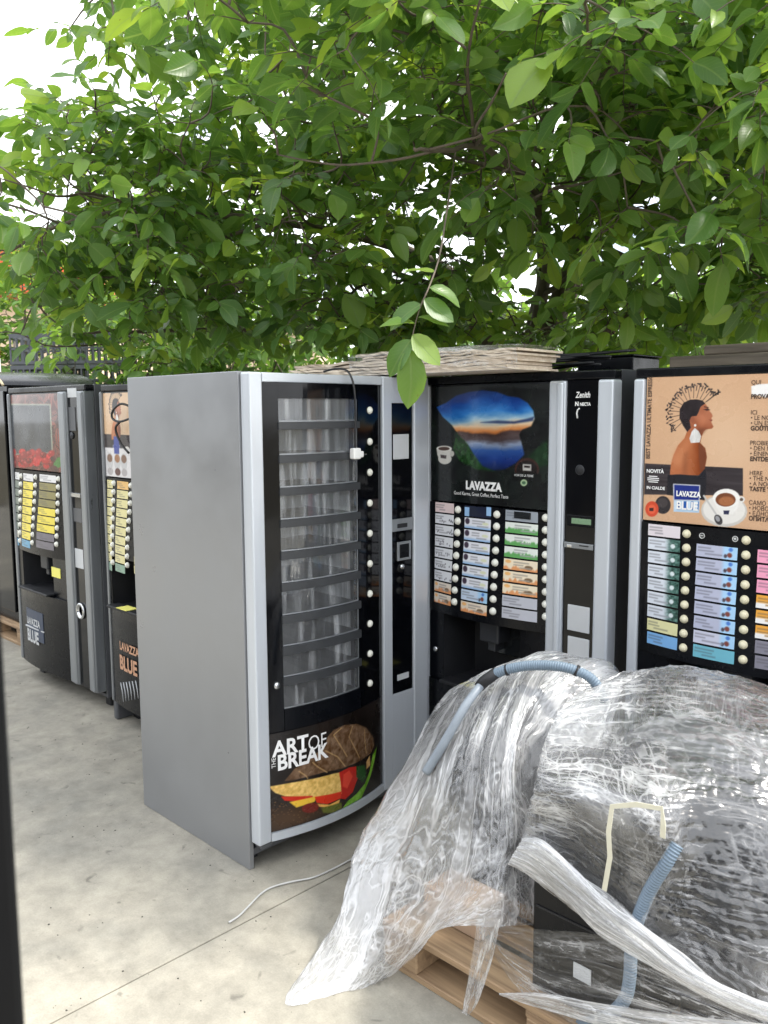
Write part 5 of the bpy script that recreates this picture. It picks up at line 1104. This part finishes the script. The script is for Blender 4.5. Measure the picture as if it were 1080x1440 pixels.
def grow(root, base, limbs, blobs, n_sites, size, seed, voids=(), n_big=0, trunk_r=.13, keepout=1.35, twig_r=.0035, minz=1.9):
    """trunk, limbs, side branches, twigs that reach out to leaf sites, compound leaves at the sites"""
    rg = np.random.default_rng(seed); B = np.asarray(base, float); pts = []; rad = []
    fork = limbs[0][0]
    tube('trunk', catmull([B, (B+fork)/2+A((.05, -.03, 0)), fork], 14)-B, np.linspace(trunk_r*1.25, trunk_r*.9, 14), M['bark'], root, 12)
    for lm in limbs:
        P = catmull(lm, 40); P += np.cumsum(rg.normal(0, .006, P.shape), axis=0); r_ = np.concatenate([np.linspace(trunk_r*.62, .026, 12), np.linspace(.025, .005, 28)])
        tube('limb', P-B, r_, M['bark'], root, 9); pts += list(P); rad += list(r_)
        for k in range(9):                                  # side branches
            i = int(rg.integers(8, 38)); dirn = unit(P[min(i+1, 39)]-P[i-1]); sd = unit(rg.normal(0, 1, 3)*A((1, 1, .55))+dirn*.6); ln = rg.uniform(.5, 1.3)
            Q = [P[i]]; dd = sd.copy()
            for s_ in range(5): dd = unit(dd+rg.normal(0, .22, 3)+A((0, 0, .03))); Q.append(Q[-1]+dd*ln/5)
            if any(blocked(x_, .1) for x_ in Q): continue
            Q = catmull(Q, 14); rr_ = np.linspace(min(.020, r_[i]*.7), .003, 14); tube('branch', Q-B, rr_, M['bark'], root, 7); pts += list(Q); rad += list(rr_)
    pts = np.array(pts)
    tot = sum(b[3] for b in blobs); mats, vars_, lv = [], [], []; tv, tf = [], []; to = 0; sites = []
    for (c, rr_, tiltw, wt) in blobs:
        for k in range(int(n_sites*wt/tot)):
            d_ = unit(rg.normal(0, 1, 3))*rg.random()**(1/2.2); p = slz(c[0]+d_[0]*rr_[0], c[1]+d_[1]*rr_[1], c[2]+d_[2]*rr_[2])
            if p[2] < minz or blocked(p, .2) or np.linalg.norm(p-CPOS) < keepout: continue
            if any((((p-slz(*vc))/np.array(vr))**2).sum() < 1 for vc, vr in voids): continue
            sites.append((((pts-p)**2).sum(1).min(), p))
    sites.sort(key=lambda x_: x_[0]); np_ = len(pts); pts = np.concatenate([pts, np.zeros((len(sites)*3+9, 3))])
    if 1:
        for (_, p) in sites:                               # nearest first; later twigs fork off earlier ones
            i = int(((pts[:np_]-p)**2).sum(1).argmin()); near = pts[i]; gap = np.linalg.norm(p-near)
            if gap > 1.2: continue
            mid = (p+near)/2+rg.normal(0, .18*gap, 3)+A((0, 0, .06*gap)); P = catmull([near, mid, p], 7); vv_, ff_ = tube_arrays(P-B, np.linspace(twig_r*(1.3+1.4*gap), twig_r, 7), 5)
            pts[np_:np_+3] = P[[2, 4, 6]]; np_ += 3
            tv += vv_; tf += [tuple(x_+to for x_ in q_) for q_ in ff_]; to += len(vv_)
            out_ = unit(p-near); outz = rg.uniform(-.15, .35)
            ncl = int(rg.integers(2, 5)); ph = rg.uniform(0, 6.28)
            bright = np.clip(rg.normal(.45, .27), 0, 1)
            for c_ in range(ncl):
                an = ph+c_*2.4; d0 = unit(out_*.5+A((math.cos(an), math.sin(an), outz))); ln = rg.uniform(.16, .30)*size/.105; R_ = [p.copy()]; dd = d0.copy()
                for s_ in range(6): dd = unit(dd+A((0, 0, -.09))+rg.normal(0, .05, 3)); R_.append(R_[-1]+dd*ln/6)
                R_ = np.array(R_)
                vv_, ff_ = tube_arrays(R_-B, np.linspace(.0026, .0012, 7), 4); tv += vv_; tf += [tuple(x_+to for x_ in q_) for q_ in ff_]; to += len(vv_)
                npair = int(rg.integers(2, 4)); spots_ = [(6, 0)]
                for q_ in range(npair): j = 5-q_*2+(-1 if q_ == npair-1 else 0); spots_ += [(max(j, 1), 1), (max(j, 1), -1)]
                for (j, side_) in spots_:
                    t_ = unit(R_[min(j+1, 6)]-R_[max(j-1, 0)]); sd = np.cross(t_, A((0, 0, 1))); sd = unit(sd)
                    dl = unit(t_*(1 if side_ == 0 else .55)+sd*side_*.95+A((0, 0, -.02-.34*rg.random()))+rg.normal(0, .2, 3))
                    nrm = unit(A((0, 0, .9))+rg.normal(0, .55, 3)); xx = unit(np.cross(dl, nrm)); nrm = np.cross(xx, dl)
                    L_ = size*(1.25 if side_ == 0 else 1.0-.12*(6-j)/3)*rg.choice([.55, .8, 1.0, 1.15, 1.3])*rg.uniform(.85, 1.12)
                    tip = R_[j]+dl*L_
                    if blocked(tip, .02): continue
                    Mx = np.eye(4); Mx[:3, 0] = xx*L_*rg.uniform(.85, 1.2); Mx[:3, 1] = dl*L_; Mx[:3, 2] = nrm*L_; Mx[:3, 3] = R_[j]-B
                    mats.append(Mx); vars_.append(int(rg.integers(0, 4))); lv.append(float(np.clip(bright+rg.normal(0, .16)+(.15 if rg.random() < .06 else 0), 0, 1)))
    tw = mesh('twigs', tv, tf, M['bark'], root, True); tw['kind'] = 'stuff'
    mats = np.array(mats); pick = np.zeros(len(mats), bool)
    if n_big:
        cen = mats[:, :3, 3]+mats[:, :3, 1]*.5+B; d_ = cen-CPOS; z_ = d_@CF; ok = z_ > .4
        px = PW/2+F_PX*(d_@CR)/np.maximum(z_, .1); py = PH/2-F_PX*(d_@CU)/np.maximum(z_, .1); ln = np.linalg.norm(mats[:, :3, 1], axis=1)*F_PX/np.maximum(z_, .1)
        ok &= (px > 5) & (px < 1075) & (py > 5) & (py < 640); cov = np.zeros((90, 70)); vis = []
        for i in np.argsort(z_):
            if not ok[i]: continue
            a_, b_ = int(py[i]//16), int(px[i]//16)
            if cov[a_, b_] < 1.0: vis.append(i)
            h_ = max(0, int(ln[i]*.22//16)); cov[max(a_-h_, 0):a_+h_+1, max(b_-h_, 0):b_+h_+1] += .7
        vis = sorted(vis, key=lambda i: -ln[i])[:n_big]; pick[vis] = True
        for i in vis:
            o = bpy.data.objects.new('leaf', LEAF_ME[vars_[i]]); COL.objects.link(o); o.parent = root; o.matrix_local = Matrix(mats[i].tolist())
    foliage_mesh('foliage', mats[~pick], np.array(vars_)[~pick], np.array(lv)[~pick], root)
    print('TREE', root.name, len(mats), 'leaflets')
tb = slz(5.6, .9, 0)
wt_ = tag(empty('walnut_tree', tuple(tb)), 'large walnut tree with broad leaves spreading over the row of vending machines', 'tree')
fk = slz(5.5, .85, 1.75)
limbs = [[fk, slz(5.2, .3, 2.5), slz(4.9, -.6, 2.75), slz(4.6, -1.5, 2.72), slz(4.5, -2.0, 2.5)],
         [fk, slz(5.0, .9, 2.4), slz(4.3, .7, 2.7), slz(3.6, .3, 2.75), slz(3.0, .0, 2.55)],
         [fk, slz(5.0, 1.5, 2.3), slz(4.2, 1.9, 2.6), slz(3.3, 1.9, 2.75), slz(2.5, 1.6, 2.8)],
         [fk, slz(5.6, 1.0, 2.8), slz(5.4, .4, 3.7), slz(5.0, -.4, 4.4), slz(4.6, -1.1, 4.7)],
         [fk, slz(5.8, 1.5, 2.9), slz(5.6, 2.2, 3.8), slz(5.0, 2.8, 4.5)],
         [fk, slz(6.2, .6, 2.6), slz(6.6, -.4, 3.2), slz(6.4, -1.5, 3.6), slz(6.0, -2.3, 3.7)],
         [fk, slz(4.8, 1.2, 3.0), slz(4.0, 1.3, 3.8), slz(3.4, 1.0, 4.1)],
         [fk, slz(5.8, .6, 2.2), slz(5.7, -.5, 2.25), slz(5.4, -1.5, 2.2), slz(5.2, -2.0, 2.15)]]
blobs = [((4.9, .2, 3.2), (1.1, 2.15, 1.25), 0, 4.6), ((3.6, 1.4, 3.0), (1.2, 1.3, .85), 0, 2.6), ((4.9, -1.4, 2.72), (1.0, .72, .70), 0, 1.5), ((4.7, 2.0, 3.6), (1.3, 1.2, 1.2), 0, 1.7), ((5.2, -.3, 4.4), (1.4, 1.8, .8), 0, 1.8), ((3.3, .2, 3.2), (.8, 1.0, .6), 0, 1.0), ((4.9, .35, 2.25), (.8, 1.85, .35), 0, 1.2), ((4.2, 1.75, 2.3), (.8, .9, .3), 0, .6)]
grow(wt_, tb, limbs, blobs, 1360, .108, 21, voids=[((5.2, 1.15, 2.42), (.9, .9, .16)), ((5.2, -2.55, 3.9), (.95, .95, 1.0)), ((4.6, -1.75, 4.5), (.8, .8, .7))], n_big=285, minz=1.80)
# a spray hanging in front of the machines' tops
HP = lambda px, py, t=2.35: CPOS+ray(px, py)*t
tube('branch', catmull([slz(3.6, .3, 2.75), HP(628, 300, 3.0), HP(618, 360, 2.6), HP(604, 402), HP(588, 440), HP(576, 492)], 20)-tb, np.linspace(.0038, .0013, 20), M['bark'], wt_, 6)
for k, (a_, b_, L_, nrm) in enumerate((((576, 490), (573, 566), .165, (.7, -.75, .25)), ((578, 478), (546, 520), .115, (.5, -.8, .5)), ((580, 470), (620, 512), .115, (.8, -.5, .5)), ((584, 455), (556, 452), .10, (.2, -.3, .9)), ((588, 446), (622, 452), .09, (.4, -.2, .9)), ((592, 428), (560, 446), .108, (.5, -.6, .7)), ((596, 420), (632, 446), .105, (.6, -.6, .6)), ((604, 404), (634, 418), .10, (.6, -.5, .7)), ((612, 382), (586, 378), .09, (.3, -.4, .9)))):
    dpt = 2.35+max(0, (402-a_[1]))*.006
    p = HP(*a_, dpt); dl = unit(HP(*b_, dpt)-p); n3 = unit(A(nrm)); xx = unit(np.cross(dl, n3)); n3 = np.cross(xx, dl); Mx = np.eye(4); Mx[:3, 0] = xx*L_*1.1; Mx[:3, 1] = dl*L_; Mx[:3, 2] = n3*L_; Mx[:3, 3] = p-tb
    o = bpy.data.objects.new('leaf', LEAF_ME[k % 4]); COL.objects.link(o); o.parent = wt_; o.matrix_local = Matrix(Mx.tolist())
# lower trees and bushes further back
for (s_, l_, hh, rr_, n_, sd, lab) in ((10.6, -4.5, 3.4, 1.3, 330, 54, 'leafy tree in front of the cream house wall'), (8.4, -1.9, 3.0, 1.5, 420, 51, 'small leafy tree behind the half hidden machine'), (9.0, .6, 2.6, 1.6, 420, 52, 'bushy tree growing behind the wrapped plank bundle'), (9.0, 3.4, 2.7, 1.8, 420, 53, 'bushy tree behind the portrait poster machine')):
    b_ = slz(s_, l_, 0); t_ = tag(empty('bushy_tree', tuple(b_)), lab, 'tree', 'bushy trees behind the machines'); f_ = slz(s_, l_, .9)
    lm = [[f_, slz(s_+.2*math.cos(a), l_+.5*math.sin(a), hh*.6), slz(s_+.7*math.cos(a), l_+.9*math.sin(a), hh)] for a in (0, 1.3, 2.6, 3.9, 5.2)]
    grow(t_, b_, lm, [((s_, l_, hh*.72), (rr_, rr_, hh*.5), 0, 1)], n_, .11, sd, trunk_r=.08, minz=.6)
